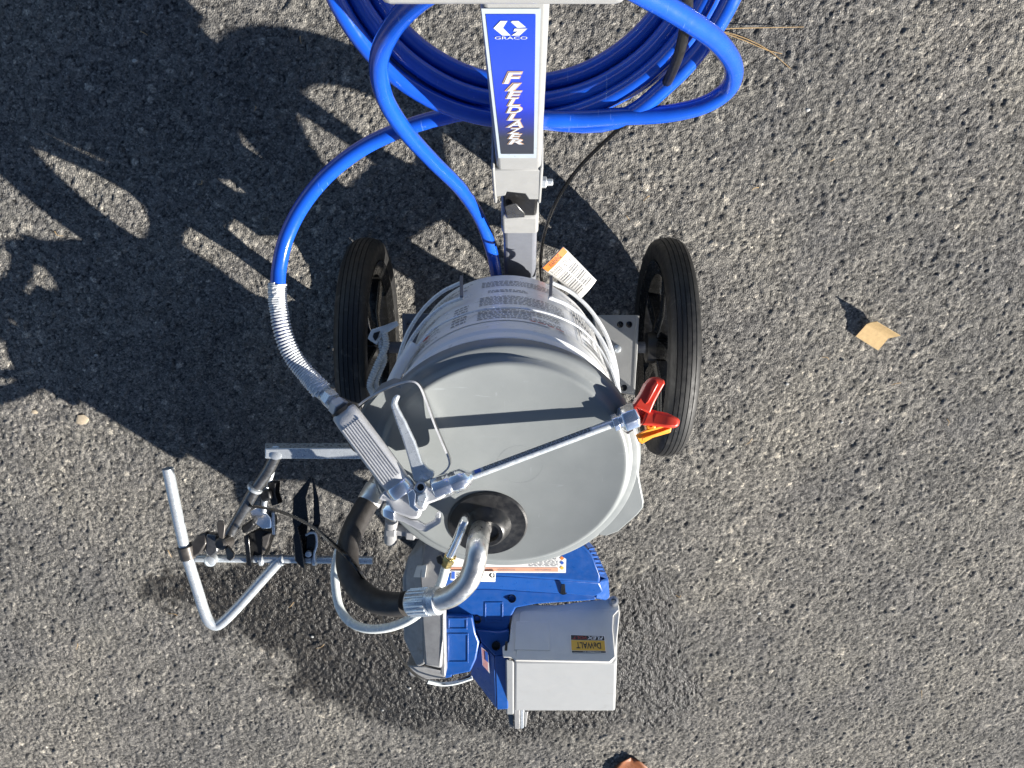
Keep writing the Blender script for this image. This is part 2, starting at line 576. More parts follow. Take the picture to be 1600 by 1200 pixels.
# ------------------------------------------------------------------ ground
def make_ground():
    step = 0.0024
    xd = np.arange(-1.20, 1.20, step)
    yd = np.arange(-1.00, 0.70, step)
    def ext(a):
        s = step * np.cumprod(np.full(44, 1.28))
        s = np.cumsum(s)
        return np.concatenate([a[0] - s[::-1], a, a[-1] + s])
    xs, ys = ext(xd), ext(yd)
    X, Y = np.meshgrid(xs, ys)
    nx, ny = len(xs), len(ys)
    def rnd(ix, iy, k):
        h = (ix.astype(np.int64) * 374761393 + iy.astype(np.int64) * 668265263 + k * 2147483647 + 1442695041) & 0xffffffff
        h = (h ^ (h >> 13)) * 1274126177 & 0xffffffff
        h = (h ^ (h >> 16)) & 0xffffffff
        return h / 4294967295.0
    def worley(c, seed):
        gx, gy = X / c, Y / c
        ix, iy = np.floor(gx), np.floor(gy)
        d1 = np.full(X.shape, 9.0)
        r1 = np.zeros(X.shape)
        r2 = np.zeros(X.shape)
        for ox in (-1, 0, 1):
            for oy in (-1, 0, 1):
                cx, cy = ix + ox, iy + oy
                a = rnd(cx, cy, seed)
                b = rnd(cx, cy, seed + 1)
                e = rnd(cx, cy, seed + 2)
                an = e * 6.283
                dx, dy = gx - cx - a, gy - cy - b
                u = dx * np.cos(an) + dy * np.sin(an)
                v = -dx * np.sin(an) + dy * np.cos(an)
                d = np.sqrt((u * 0.85) ** 2 + (v * 1.2) ** 2)
                m = d < d1
                d1 = np.where(m, d, d1)
                r1 = np.where(m, rnd(cx, cy, seed + 3), r1)
                r2 = np.where(m, rnd(cx, cy, seed + 4), r2)
        return d1, r1, r2
    def vnoise(c, seed):
        gx, gy = X / c, Y / c
        ix, iy = np.floor(gx), np.floor(gy)
        fx, fy = gx - ix, gy - iy
        fx = fx * fx * (3 - 2 * fx)
        fy = fy * fy * (3 - 2 * fy)
        a, b = rnd(ix, iy, seed), rnd(ix + 1, iy, seed)
        c2, d = rnd(ix, iy + 1, seed), rnd(ix + 1, iy + 1, seed)
        return (a * (1 - fx) + b * fx) * (1 - fy) + (c2 * (1 - fx) + d * fx) * fy
    dA, a1, a2 = worley(0.0135, 10)
    dB, b1, b2 = worley(0.0075, 30)
    dC, c1, c2 = worley(0.0048, 50)
    domA = np.sqrt(np.clip(1 - (dA / 0.62) ** 2, 0, 1)) * (a1 > 0.62)
    domB = np.sqrt(np.clip(1 - (dB / 0.62) ** 2, 0, 1)) * (b1 > 0.25)
    domC = np.sqrt(np.clip(1 - (dC / 0.60) ** 2, 0, 1))
    big = vnoise(0.035, 70)
    lay = np.stack([domA * (0.0016 + 0.0022 * a2), domB * (0.0010 + 0.0022 * b2), domC * (0.0006 + 0.0014 * c2)])
    Z = lay.max(axis=0) + 0.0014 * (big - 0.5) + 0.004 * (vnoise(0.4, 71) - 0.5)
    pit = np.clip((vnoise(0.010, 75) - 0.93) * 12, 0, 1)
    Z -= 0.0020 * pit
    which = lay.argmax(axis=0)
    sid = np.where(which == 0, a1 * 0.999, np.where(which == 1, b1, c1))
    tn = np.where(which == 0, rnd(np.floor(a2 * 9999), np.floor(a1 * 9999), 5), np.where(which == 1, b2, c2))
    tone = 0.18 + 0.62 * tn + 0.10 * (big - 0.5)
    rare = rnd(np.floor(sid * 99999), np.floor(tn * 99999), 9)
    tone = np.where(rare > 0.965, 0.93 + 0.07 * tn, tone)
    low = np.clip(1 - lay.max(axis=0) / 0.0011, 0, 1)
    tone = np.clip(tone - 0.30 * low - 0.4 * pit, 0, 1)
    # wet patches in front of the machine
    blobs = [(320, 915, 80, 40), (430, 945, 120, 65), (540, 985, 150, 85), (640, 1050, 150, 80), (720, 1095, 130, 55), (560, 900, 120, 70),
             (840, 1110, 140, 50), (990, 1010, 65, 95), (1020, 1075, 70, 65), (905, 1090, 120, 60), (700, 950, 150, 80), (590, 1075, 90, 50), (880, 1000, 110, 110), (1010, 940, 40, 50), (520, 1050, 60, 40)]
    wet = np.full(X.shape, -1.0)
    wob = (vnoise(0.05, 80) - 0.5) * 0.9 + (vnoise(0.016, 81) - 0.5) * 0.7 + (vnoise(0.007, 82) - 0.5) * 0.5
    for (bx, by, rx, ry) in blobs:
        c = G(bx, by)
        sx, sy = rx * 1.5 / F, ry * 1.5 / F
        q = 1 - np.sqrt(((X - c.x) / sx) ** 2 + ((Y - c.y) / sy) ** 2)
        wet = np.maximum(wet, q)
    wet = np.clip((wet + wob * 0.95 + 0.42) * 2.4, 0, 1)
    fade = np.clip(1.5 - np.maximum(np.abs(X) / 1.20, np.abs(Y + 0.14) / 0.87), 0, 1) * 2
    Z *= np.clip(fade, 0, 1)
    Z -= Z.mean()
    tone = np.where((np.abs(X) > 1.3) | (np.abs(Y) > 1.1), 0.5, tone)
    n = nx * ny
    co = np.stack([X.ravel(), Y.ravel(), Z.ravel()], axis=1).astype(np.float32)
    idx = np.arange(n).reshape(ny, nx)
    q = np.stack([idx[:-1, :-1], idx[:-1, 1:], idx[1:, 1:], idx[1:, :-1]], axis=-1).reshape(-1, 4)
    me = bpy.data.meshes.new('asphalt_ground')
    me.vertices.add(n)
    me.vertices.foreach_set('co', co.ravel())
    me.loops.add(q.size)
    me.loops.foreach_set('vertex_index', q.ravel().astype(np.int32))
    me.polygons.add(len(q))
    me.polygons.foreach_set('loop_start', (np.arange(len(q)) * 4).astype(np.int32))
    me.polygons.foreach_set('use_smooth', np.ones(len(q), dtype=bool))
    me.update()
    for nm, arr in (('stone', tone), ('wet', wet)):
        at = me.attributes.new(nm, 'FLOAT', 'POINT')
        at.data.foreach_set('value', arr.ravel().astype(np.float32))
    me.materials.append(M['asphalt'])
    o = bpy.data.objects.new('asphalt_ground', me)
    COL.objects.link(o)
    o['kind'] = 'structure'
make_ground()

# ------------------------------------------------------------------ text on surfaces
def text_verts(s, shear=0.0, offset=0.0, res=3):
    cu = bpy.data.curves.new('t', 'FONT')
    cu.body = s
    cu.shear = shear
    cu.offset = offset
    cu.resolution_u = res
    cu.fill_mode = 'BOTH'
    ob = bpy.data.objects.new('t', cu)
    COL.objects.link(ob)
    dg = bpy.context.evaluated_depsgraph_get()
    me = bpy.data.meshes.new_from_object(ob.evaluated_get(dg))
    vs = [v.co.copy() for v in me.vertices]
    fs = [tuple(p.vertices) for p in me.polygons]
    bpy.data.objects.remove(ob)
    bpy.data.curves.remove(cu)
    bpy.data.meshes.remove(me)
    return vs, fs

def text_on(mb, s, quad, surf, shear=0.0, offset=0.0, lift=0.0, nrm=None):
    """quad: px of lower-left, lower-right, upper-right, upper-left of the word; surf(px,py) -> point"""
    vs, fs = text_verts(s, shear, offset)
    v0, _ = text_verts(s, shear, 0.0) if offset else (vs, None)
    x0, x1 = min(v.x for v in v0), max(v.x for v in v0)
    y0, y1 = min(v.y for v in v0), max(v.y for v in v0)
    out = []
    for v in vs:
        a = (v.x - x0) / (x1 - x0)
        b = (v.y - y0) / max(1e-6, (y1 - y0))
        lo = Vector(quad[0]) * (1 - a) + Vector(quad[1]) * a
        hi = Vector(quad[3]) * (1 - a) + Vector(quad[2]) * a
        q = lo * (1 - b) + hi * b
        p = surf(q.x, q.y)
        if nrm is not None:
            p = p + nrm * lift
        out.append(p)
    mb.add(out, fs)

def poly_on(mb, pts, surf, lift=0.0, nrm=None):
    vs = [surf(*p) + (nrm * lift if nrm is not None else Vector()) for p in pts]
    mb.add(vs, [tuple(range(len(vs)))])

def print_rows(mb, quad, surf, rows, lift, nrm, fill=0.5, seed=1, words=14):
    r = random.Random(seed)
    q = [Vector(p) for p in quad]
    def at(a, b):
        lo = q[0] * (1 - a) + q[1] * a
        hi = q[3] * (1 - a) + q[2] * a
        return lo * (1 - b) + hi * b
    for i in range(rows):
        b0 = 1 - (i + 0.75) / rows
        b1 = b0 + fill / rows
        a = 0.0
        end = 1.0 if r.random() > 0.2 else r.uniform(0.4, 0.9)
        while a < end - 0.01:
            w = r.uniform(0.4, 1.6) / words
            e = min(end, a + w)
            poly_on(mb, [tuple(at(a, b0)), tuple(at(e, b0)), tuple(at(e, b1)), tuple(at(a, b1))], surf, lift, nrm)
            a = e + 0.35 / words

UP = Vector((0, 0, 1))
EX = Vector((1, 0, 0))
EY = Vector((0, 1, 0))

# ================================================================== the marking machine
ROOT = thing('field_marking_machine', 'grey and blue wheeled line marking machine with tall handle, pump and battery box', 'line marker', tuple(G(805, 560)))

# ---- wheels
WR = 0.177
def ground_z(y):      # machine-frame height of the asphalt at machine-frame y
    # world z = H - y sin - (H - z) cos = 0
    return H - (HC - y * math.sin(PITCH)) / math.cos(PITCH)
def wheel_centre(x, py, r):
    z = r
    for _ in range(20):
        y = (600 - py) * (H - z) / F
        z = H - (HC - y * math.sin(PITCH) - r) / math.cos(PITCH)
    return Vector((x, y, z))
def make_wheel(x, side, label):
    c = wheel_centre(x, 543, WR)
    hub = MB().lathe(c - EX * 0.030, EX, [(0.012, 0), (0.024, 0.002), (0.026, 0.012), (0.026, 0.048), (0.024, 0.058), (0.012, 0.060)], 24).build('wheel', M['black'], ROOT, bevel=0.001)
    hub['label'] = label
    prof = []
    hw = 0.026
    n = 40
    # ribbed tread round the outside, sidewall, then the bead
    pts = []
    pts.append((WR - 0.040, -0.016))
    pts.append((WR - 0.034, -0.0225))
    pts.append((WR - 0.022, -0.0262))
    pts.append((WR - 0.012, -0.0255))
    pts.append((WR - 0.0062, -0.0222))
    tread = 0.020
    grooves = (-0.0150, -0.0075, 0.0, 0.0075, 0.0150)
    def rr(h):
        return WR - 0.0045 * (abs(h) / tread) ** 2.2
    hs = []
    h = -tread
    for g in grooves:
        pts.append((rr(g - 0.0008), g - 0.0008))
        pts.append((rr(g) - 0.0013, g - 0.0004))
        pts.append((rr(g) - 0.0013, g + 0.0004))
        pts.append((rr(g + 0.0008), g + 0.0008))
        pts.append((rr(g + 0.0037), g + 0.0037))
    pts = pts[:-1]
    pts.append((WR - 0.0062, 0.0222))
    pts.append((WR - 0.012, 0.0255))
    pts.append((WR - 0.022, 0.0262))
    pts.append((WR - 0.034, 0.0225))
    pts.append((WR - 0.040, 0.016))
    pts = [(r_, h_ * .90) for r_, h_ in pts]
    MB().lathe(c, EX, pts, 96, close=True).build('tyre', M['rubber'], hub, smooth=50)
    MB().lathe(c, EX, [(WR - 0.039, -0.020), (WR - 0.036, -0.0205), (WR - 0.046, -0.017), (WR - 0.058, -0.012), (WR - 0.058, 0.012), (WR - 0.046, 0.017), (WR - 0.036, 0.0205), (WR - 0.039, 0.020)], 72, close=True).build('rim', M['blackgloss'], hub)
    for k in range(5):
        a = 2 * math.pi * k / 5 + (0.5 if side > 0 else 0.9)
        d = Vector((0, math.cos(a), math.sin(a)))
        t = Vector((0, -math.sin(a), math.cos(a)))
        m = MB()
        def ring(r, w, h):
            o = c + d * r
            return [o + t * w - EX * h, o + t * w + EX * h, o - t * w + EX * h, o - t * w - EX * h]
        m.loft([ring(0.022, 0.016, 0.016), ring(0.060, 0.011, 0.009), ring(WR - 0.055, 0.014, 0.011)])
        m.build('spoke', M['blackgloss'], hub, bevel=0.003)
    return c
CR = make_wheel(0.247, 1, 'black ribbed wheel beside the open asphalt')
CL = make_wheel(-0.231, -1, 'black ribbed wheel under the spring guard of the hose')
MB().cyl((CL.x, CL.y, CL.z), (CR.x, CR.y, CR.z), 0.0095, 20).build('axle', M['paint_shaded'], ROOT)

# ---- frame plates
def plate(pts, t, mt, name='bracket_plate', flange=None):
    m = MB().slab(pts, t)
    return m.build(name, mt, ROOT, bevel=0.002)
zp = 0.215
pl = plate([(628, 490, zp), (700, 488, zp), (700, 545, zp), (672, 590, zp), (632, 590, zp)], 0.004, M['paint_shaded'])
MB().slab([(628, 489, zp + .001), (633, 489, zp + .001), (636, 590, zp + .001), (631, 591, zp + .001)], 0.05).build('flange', M['paint_shaded'], pl, bevel=0.001)
for q in ((640, 505), (655, 506)):
    c = P(q[0], q[1], zp)
    MB().lathe(c, UP, [(0.0052, 0.0), (0.0050, 0.0025), (0.0025, 0.003)], 6).build('bolt_head', M['steel_dark'], pl, bevel=0.0005)
pr = plate([(925, 492, zp), (999, 492, zp), (996, 560, zp), (991, 617, zp), (960, 612, zp), (938, 550, zp)], 0.004, M['paint'])
MB().slab([(994, 493, zp + .001), (999, 493, zp + .001), (992, 617, zp + .001), (988, 617, zp + .001)], 0.05).build('flange', M['paint'], pr, bevel=0.001)
for q in ((969, 507), (983, 507), (975, 606)):
    c = P(q[0], q[1], zp)
    MB().lathe(c, UP, [(0.0052, 0.0004), (0.0048, 0.0007)], 20).build('bolt_hole', M['blackgloss'], pr)
MB().lathe(P(964, 545, zp), UP, [(0.0065, 0.0), (0.0062, 0.004), (0.003, 0.0055)], 16).build('bolt_head', M['zinc'], pr, bevel=0.0005)
# main beam under pail and pump, and the platform the pail stands on
MB().box((0.004, -0.11, 0.0), (0.024, 0, 0), (0, 0.22, 0.089), (0, -0.0052, 0.013)).build('main_beam', M['paint_shaded'], ROOT, bevel=0.004)
MB().box((0.004, 0.055, 0.17), (0.135, 0, 0), (0, 0.022, 0), (0, 0, 0.016)).build('cross_beam', M['paint_shaded'], ROOT, bevel=0.004)

# ---- column, clevis and handle stem
def ringbox(px0, px1, py, z, depth, cham=0.006):
    a, b = P(px0, py, z), P(px1, py, z)
    bk = Vector((0, depth, 0))
    return [a, b, b + bk, a + bk]
col = MB().loft([ringbox(788, 837, 470, 0.27, .042), ringbox(787, 838, 395, 0.40, .042), ringbox(785, 840, 340, 0.53, .042)]).build('column', M['paint_shaded'], ROOT, bevel=0.006, bseg=3)  # pail's shadow on the column is put into this darker paint
MB().loft([ringbox(784, 841, 366, 0.4785, .046), ringbox(783, 842, 340, 0.532, .046)]).build('lit_collar', M['paint'], col, bevel=0.004)  # collar stretched into a lighter band, painting the sunlit top of the column
# dark latch block between the clevis cheeks
MB().loft([ringbox(787, 838, 340, 0.525, .04), ringbox(786, 840, 318, 0.565, .04), ringbox(786, 842, 296, 0.60, .04)]).build('latch_block', M['black'], ROOT, bevel=0.003)
lb = MB().slab([(787, 322, .576), (806, 316, .58), (822, 334, .566), (790, 336, .56)], 0.02).build('latch_tongue', M['steel_dark'], ROOT, bevel=0.002)
# clevis: front web with the notch and two cheeks
cz = lambda py: 0.60 + (310 - py) * 0.0018
def cpt(px, py):
    return (px, py, cz(py))
clev = MB().slab([cpt(770, 266), cpt(848, 266), cpt(845, 312), cpt(826, 312), cpt(820, 303), cpt(792, 300), cpt(790, 306), cpt(774, 308)], 0.004, direction=(0, 1, -.2)).build('clevis', M['paint'], ROOT, bevel=0.0015)
for x0, x1, xs in ((768, 773, 0), (843, 849, 0)):
    MB().loft([ringbox(x0 + (4 if x0 < 800 else -3), x1 + (4 if x0 < 800 else -4), 318, 0.585, .05), ringbox(x0, x1, 264, 0.684, .05)]).build('cheek', M['paint'], clev, bevel=0.0015)
bo = MB()
cb = P(846, 302, 0.615) + Vector((0, 0.012, 0))
bo.lathe(cb, EX, [(0.0065, 0), (0.0065, 0.005), (0.004, 0.006), (0.004, 0.012), (0.003, 0.0125)], 6)
bo.build('pivot_bolt', M['zinc'], clev, bevel=0.0006)

# stem: tapering painted box leaning a little back, decal on its front
Zl, Zt = 0.675, 0.972
def stem_ring(py, z, x0, x1):
    a, b = P(x0, py, z), P(x1, py, z)
    return [a + Vector((0, 0.0, 0)), b, b + Vector((0.002, 0.036, 0)), a + Vector((-0.0045, 0.036, 0))]
stem = MB().loft([stem_ring(267, Zl, 777, 845), stem_ring(-6, Zt, 751, 859)]).build('handle_stem', M['paint'], ROOT, bevel=0.004, bseg=3)
s0, s1, s2 = P(777, 267, Zl), P(845, 267, Zl), P(751, -6, Zt)
sn = (s1 - s0).cross(s2 - s0).normalized()
if sn.z < 0:
    sn = -sn
S = lambda px, py: onplane(px, py, s0, sn)
m = MB()
poly_on(m, [(779, 246), (838, 246), (845, 12), (752, 12)], S, 0.0006, sn)
dec = m.build('decal_border', M['border'], stem, smooth=0)
m = MB()
m.uv = [(0, 0), (1, 0), (1, 1), (0, 1)]
poly_on(m, [(783, 239), (834, 239), (837, 20), (759, 20)], S, 0.0010, sn)
dec2 = m.build('decal', M['decal'], stem, smooth=0)
# emblem: open hexagonal G
m = MB()
poly_on(m, [(771, 41), (782, 29.5), (793, 29.5), (786, 40.5), (798, 52.5), (785, 52.5)], S, 0.0014, sn)
poly_on(m, [(798, 31), (801, 29.5), (810, 29.5), (822, 39.5), (812, 40.2), (808, 40.2)], S, 0.0014, sn)
poly_on(m, [(804, 41.6), (824, 41.6), (812, 52.5), (799, 52.5), (809, 46), (802, 46)], S, 0.0014, sn)
text_on(m, 'GRACO', [(773, 58.5), (824, 58.5), (824, 54), (773, 54)], S, 0, 0, 0.0014, sn)
m.build('emblem', M['inkwhite'], dec2, smooth=0)
letters = [('F', 788, 814, 127, 110), ('I', 793, 811, 139, 127.5), ('E', 792, 814, 151, 139.5), ('L', 794, 811, 162.5, 152), ('D', 792, 815, 173.5, 163.5),
           ('L', 794, 812, 185, 175), ('A', 793, 816, 196, 186), ('Z', 795, 813, 206, 197.5), ('E', 795, 814, 214, 206.8), ('R', 795, 816, 222.5, 215)]
mo, mi = MB(), MB()
for ch, x0, x1, y0, y1 in letters:
    q = [(x0, y0), (x1, y0), (x1, y1), (x0, y1)]
    text_on(mo, ch, q, S, 0.22, 0.055, 0.0014, sn)
    text_on(mi, ch, q, S, 0.22, 0.012, 0.0018, sn)
mo.build('letter_outline', M['fire'], dec2, smooth=0)
mi.build('lettering', M['inkwhite'], dec2, smooth=0)

# handle head and bars above the frame of the picture
hz = 0.978
MB().loft([[P(592, 14, hz) + Vector((0, 0, 0)), P(980, 14, hz), P(980, 14, hz) + Vector((0, .05, 0)), P(592, 14, hz) + Vector((0, .05, 0))],
           [P(592, 14, hz) + Vector((0, 0, 0.022)), P(980, 14, hz) + Vector((0, 0, .022)), P(980, 14, hz) + Vector((0, .05, .022)), P(592, 14, hz) + Vector((0, .05, .022))]]).build('handle_head', M['paint'], ROOT, bevel=0.008, bseg=3)
hb = MB()
hc = P(795, 0, hz) + Vector((0, .03, .012))
hb.tube([hc + Vector((x, y, z)) for x, y, z in ((-.23, .26, .03), (-.225, .16, .02), (-.20, .07, .01), (-.12, .02, 0), (0, .01, 0), (.12, .02, 0), (.20, .07, .01), (.225, .16, .02), (.23, .26, .03))], 0.0125, 14)
hbar = hb.build('handlebar', M['paint'], ROOT)
for s in (-1, 1):
    MB().cyl(hc + Vector((s * .2255, .15, .019)), hc + Vector((s * .231, .275, .0315)), 0.0165, 18).build('grip', M['black'], hbar, bevel=0.003)
# two hose hooks
for s in (-1, 1):
    MB().tube([hc + Vector((s * .05, .02, 0)), hc + Vector((s * .055, -.01 + .06, .03)), hc + Vector((s * .06, .07, .07)), hc + Vector((s * .062, .085, .09))], 0.006, 10).build('hose_hook', M['paint'], ROOT)

# ---- pump casting
DEPTH = 1.155
def hullslab(name, pts, drop, mt, parent, inset=0.0, bevel=0.003, bseg=2):
    return MB().slab(pts, drop, inset).build(name, mt, parent, bevel=bevel, bseg=bseg)
pump = hullslab('pump_housing', [(662, 846, .36), (690, 850, .375), (694, 900, .375), (692, 1000, .375), (690, 1046, .362), (662, 1040, .362), (660, 960, .375), (656, 900, .375)], 0.14, M['castgrey'], ROOT, bevel=0.005)
hullslab('pump_shoulder', [(638, 868, .325), (662, 848, .352), (661, 905, .355), (664, 960, .355), (664, 1040, .350), (652, 1044, .335), (630, 1000, .330), (628, 905, .330)], 0.11, M['castgrey'], pump, bevel=0.006, bseg=3)
hullslab('pump_foot', [(634, 1040, .31), (664, 1042, .335), (696, 1050, .335), (696, 1061, .31), (662, 1062, .30), (640, 1056, .30)], 0.08, M['castgrey'], pump, bevel=0.003)
hullslab('pump_gasket', [(688, 862, .372), (696, 862, .372), (696, 1058, .352), (688, 1054, .352)], 0.10, M['castgrey'], pump, bevel=0.002)
hullslab('data_plate', [(651, 885, .3605), (667, 883, .3795), (664, 903, .3795), (646, 902, .360)], 0.006, M['boxgrey'], pump, bevel=0.0005)
# outlet fittings seen past the spray gun
m = MB()
m.lathe(P(604, 826, .385), Vector((1, -.12, 0)), [(0.010, 0), (0.011, .002), (0.011, .013), (0.008, .014), (0.008, .028), (.012, .029), (.012, .040), (.009, .041), (.009, .075)], 6)
m.build('outlet_fitting', M['castgrey'], pump, bevel=0.001)
m = MB().cyl(P(612, 812, .40), P(610, 845, .36), 0.009, 14)
m.build('drain_valve', M['castgrey'], pump, bevel=0.001)

# ---- blue motor cover
blue = hullslab('motor_cover', [(694, 862, .400), (800, 852, .408), (906, 846, .412), (926, 868, .412), (938, 900, .400), (938, 912, .392), (800, 902, .392), (694, 896, .392)], 0.12, M['blue'], ROOT, bevel=0.005, bseg=3)
hullslab('lower_ledge', [(694, 894, .390), (800, 900, .390), (938, 910, .390), (944, 926, .376), (930, 932, .366), (840, 926, .366), (770, 921, .366), (694, 921, .366)], 0.10, M['blue'], blue, bevel=0.004)
dkz = lambda y: .352 - (y - 919) * .00042
hullslab('deck', [(x, y, dkz(y)) for x, y in ((694, 919), (772, 919), (842, 924), (934, 930), (930, 938), (838, 944), (806, 950), (797, 968), (794, 984), (778, 988), (742, 986), (738, 962), (694, 960))], 0.08, M['blue'], blue, bevel=0.003)
hullslab('side_rib', [(938, 908, .388), (951, 904, .34), (953, 934, .33), (946, 939, .335), (930, 936, .36)], 0.09, M['blue'], blue, bevel=0.003)
# louvred corner facing the open asphalt
hullslab('vent_corner', [(904, 846, .410), (912, 850, .395), (938, 876, .360), (951, 905, .335), (938, 902, .398), (926, 868, .410)], 0.10, M['blue'], blue, bevel=0.002)
for k in range(7):
    t = k / 6
    a = P(919 + 15 * t, 857 + 36 * t, .400 - .006 * t)
    b = P(928 + 16 * t, 856 + 38 * t, .372 - .012 * t)
    MB().box((a + b) / 2 + Vector((0, 0, .004)), (b - a) * 0.46, Vector((0.0012, 0.0016, 0)), Vector((0, 0, .0045))).build('louvre', M['blue'], blue, bevel=0.0006)
# raised square on the deck
def frame_on(name, q, w, z0, parent, mt):
    (x0, y0, x1, y1) = q
    m = MB()
    for (a, b, c, d) in ((x0, y0, x1, y0 + w), (x0, y1 - w, x1, y1), (x0, y0 + w, x0 + w, y1 - w), (x1 - w, y0 + w, x1, y1 - w)):
        m.slab([(a, b, z0(a, b)), (c, b, z0(c, b)), (c, d, z0(c, d)), (a, d, z0(a, d))], 0.004)
    return m.build(name, mt, parent, bevel=0.0004)
dz = lambda x, y: 0.3535 - (y - 919) * 0.00030 - max(0, x - 742) * .0001
frame_on('panel_ridge', (757, 941, 786, 972), 2.2, lambda x, y: dkz(y) + .0012, blue, M['blue'])
for (x, y, z, r) in ((800, 935, dkz(935) + .0008, .0060), (745.5, 967.5, dkz(967) + .0015, .0062), (775, 1009, .3305, .0064), (880, 921, .3675, .0070)):
    MB().lathe(P(x, y, z) + Vector((0, 0, -.004)), UP, [(r, 0.0), (r, 0.0055), (r * 0.82, 0.0058), (r * .8, 0.001), (0.0001, 0.001)], 24).build('screw_well', M['blackgloss'], blue)
MB().slab([(877, 913, .3935), (883, 913, .3935), (884, 928, .3715), (876, 928, .3715)], 0.003).build('slot', M['blackgloss'], blue, bevel=0.001)
# lower left arm with its square bosses and the diagonal fin
gcz = lambda y: .3485 - (y - 962) * .00034
hullslab('gear_cover', [(x, y, gcz(y)) for x, y in ((694, 962), (738, 964), (743, 988), (749, 1004), (744, 1030), (735, 1050), (694, 1058))], 0.12, M['blue'], blue, bevel=0.003)
frame_on('boss_ridge', (699, 990, 732, 1036), 2.4, lambda x, y: gcz(y) + .0014, blue, M['blue'])
frame_on('upper_boss_ridge', (700, 966, 730, 984), 2.2, lambda x, y: gcz(y) + .0014, blue, M['blue'])
hullslab('gear_foot', [(690, 1036, .310), (704, 1038, .310), (706, 1058, .300), (690, 1061, .300)], 0.05, M['blue'], blue, bevel=0.002)
hullslab('shroud', [(742, 984, .334), (779, 987, .330), (796, 984, .329), (796, 1024, .322), (773, 1026, .322), (752, 1004, .330)], 0.10, M['blue'], blue, bevel=0.003)
finz = lambda x, y: .322 - (y - 1004) * 0.0010 - max(0, 773 - x) * .0016
hullslab('fin', [(752, 1004, .3285), (773, 1026, .322), (776, 1108, .262), (735, 1054, .262), (740, 1030, .30)], 0.08, M['blue'], blue, bevel=0.002)
hullslab('fin_edge', [(773, 1026, .323), (796, 1024, .323), (794, 1108, .265), (776, 1109, .262)], 0.06, M['blue'], blue, bevel=0.002)
fa, fb_, fc = P(752, 1004, .3285), P(773, 1026, .322), P(776, 1108, .262)
fn = (fb_ - fa).cross(fc - fa).normalized()
fn = fn if fn.z > 0 else -fn
FS = lambda px, py: onplane(px, py, fa, fn)
m = MB()
poly_on(m, [(752.5, 1010), (763, 1018), (765.5, 1051), (754.5, 1038)], FS, 0.0016, fn)
flg = m.build('flag_sticker', M['paper'], blue, smooth=0)
flg['label'] = 'small striped flag sticker on the blue fin'
m = MB()
for k in range(5):
    a0, a1 = (k * 2 + .4) / 11, (k * 2 + 1.4) / 11
    poly_on(m, [(753 + 10 * a0, 1010.5 + 8 * a0), (753 + 10 * a1, 1010.5 + 8 * a1), (755 + 10 * a1, 1038 + 12 * a1), (755 + 10 * a0, 1038 + 12 * a0)], FS, 0.0020, fn)
m.build('stripe', M['inkred'], flg, smooth=0)
m = MB()
poly_on(m, [(758.5, 1015), (763, 1018.5), (764, 1034), (759.5, 1030)], FS, 0.0024, fn)
m.build('canton', M['inkblue'], flg, smooth=0)

# stickers on the cover below the lid
def face_surf(a, b, c):
    n = (b - a).cross(c - a).normalized()
    n = n if n.z > 0 else -n
    return (lambda px, py: onplane(px, py, a, n)), n
BS, bn = face_surf(P(694, 862, .400), P(906, 846, .412), P(800, 902, .392))
m = MB()
poly_on(m, [(698, 893.5), (884, 894), (885, 858), (698, 862)], BS, 0.0022, bn)
wl = m.build('warning_label', M['paper'], blue, smooth=0)
m = MB()
poly_on(m, [(698, 891), (872, 892), (872, 885.5), (698, 885)], BS, 0.0026, bn)
m.build('salmon_band', M['pink'], wl, smooth=0)
m = MB()
print_rows(m, [(826, 884), (872, 884), (872, 864), (826, 866)], BS, 9, 0.0026, bn, 0.4, 3, 9)
text_on(m, 'ADVERTENCIA', [(778, 890.5), (806, 890.5), (806, 887.5), (778, 887.5)], BS, 0, 0, .0030, bn)
text_on(m, 'AVERTISSEMENT', [(836, 890.5), (862, 890.5), (862, 888), (836, 888)], BS, 0, 0, .0030, bn)
m.build('print', M['inkgrey'], wl, smooth=0)['kind'] = 'stuff'
for k, (cy, mt) in enumerate(((871, 'warn'), (878, 'inkblue'), (886, 'gold'))):
    m = MB()
    poly_on(m, [(874.5, cy), (878, cy + 3.2), (881.5, cy), (878, cy - 3.2)], BS, 0.0028, bn)
    m.build('hazard_symbol', M[mt], wl, smooth=0)
LS, ln = face_surf(P(694, 894, .390), P(938, 910, .390), P(770, 921, .366))
m = MB()
poly_on(m, [(704, 906.5), (774, 908), (775, 892), (705, 890.5)], LS, 0.0014, ln)
cl_ = m.build('contact_label', M['paper'], blue, smooth=0)
m = MB()
poly_on(m, [(705.2, 903), (711, 903), (711, 891.5), (705.8, 891.5)], LS, 0.0018, ln)
m.build('telephone_symbol', M['inkblue'], cl_, smooth=0)
m = MB()
poly_on(m, [(763.5, 897.5), (766.5, 894), (769, 894), (767, 897.5), (770, 901), (767, 901)], LS, 0.0018, ln)
poly_on(m, [(770, 895.2), (771.2, 894), (773.8, 897), (771.5, 897)], LS, 0.0018, ln)
poly_on(m, [(770.5, 898), (774, 898), (771.5, 901), (769.6, 901), (771.6, 899.4)], LS, 0.0018, ln)
text_on(m, 'GRACO', [(764, 904.3), (773.6, 904.5), (773.6, 902.8), (764, 902.6)], LS, 0, 0, .0018, ln)
print_rows(m, [(713, 904), (745, 904), (745, 893), (713, 892.5)], LS, 4, 0.0018, ln, .5, 5, 5)
m.build('print', M['ink'], cl_, smooth=0)['kind'] = 'stuff'

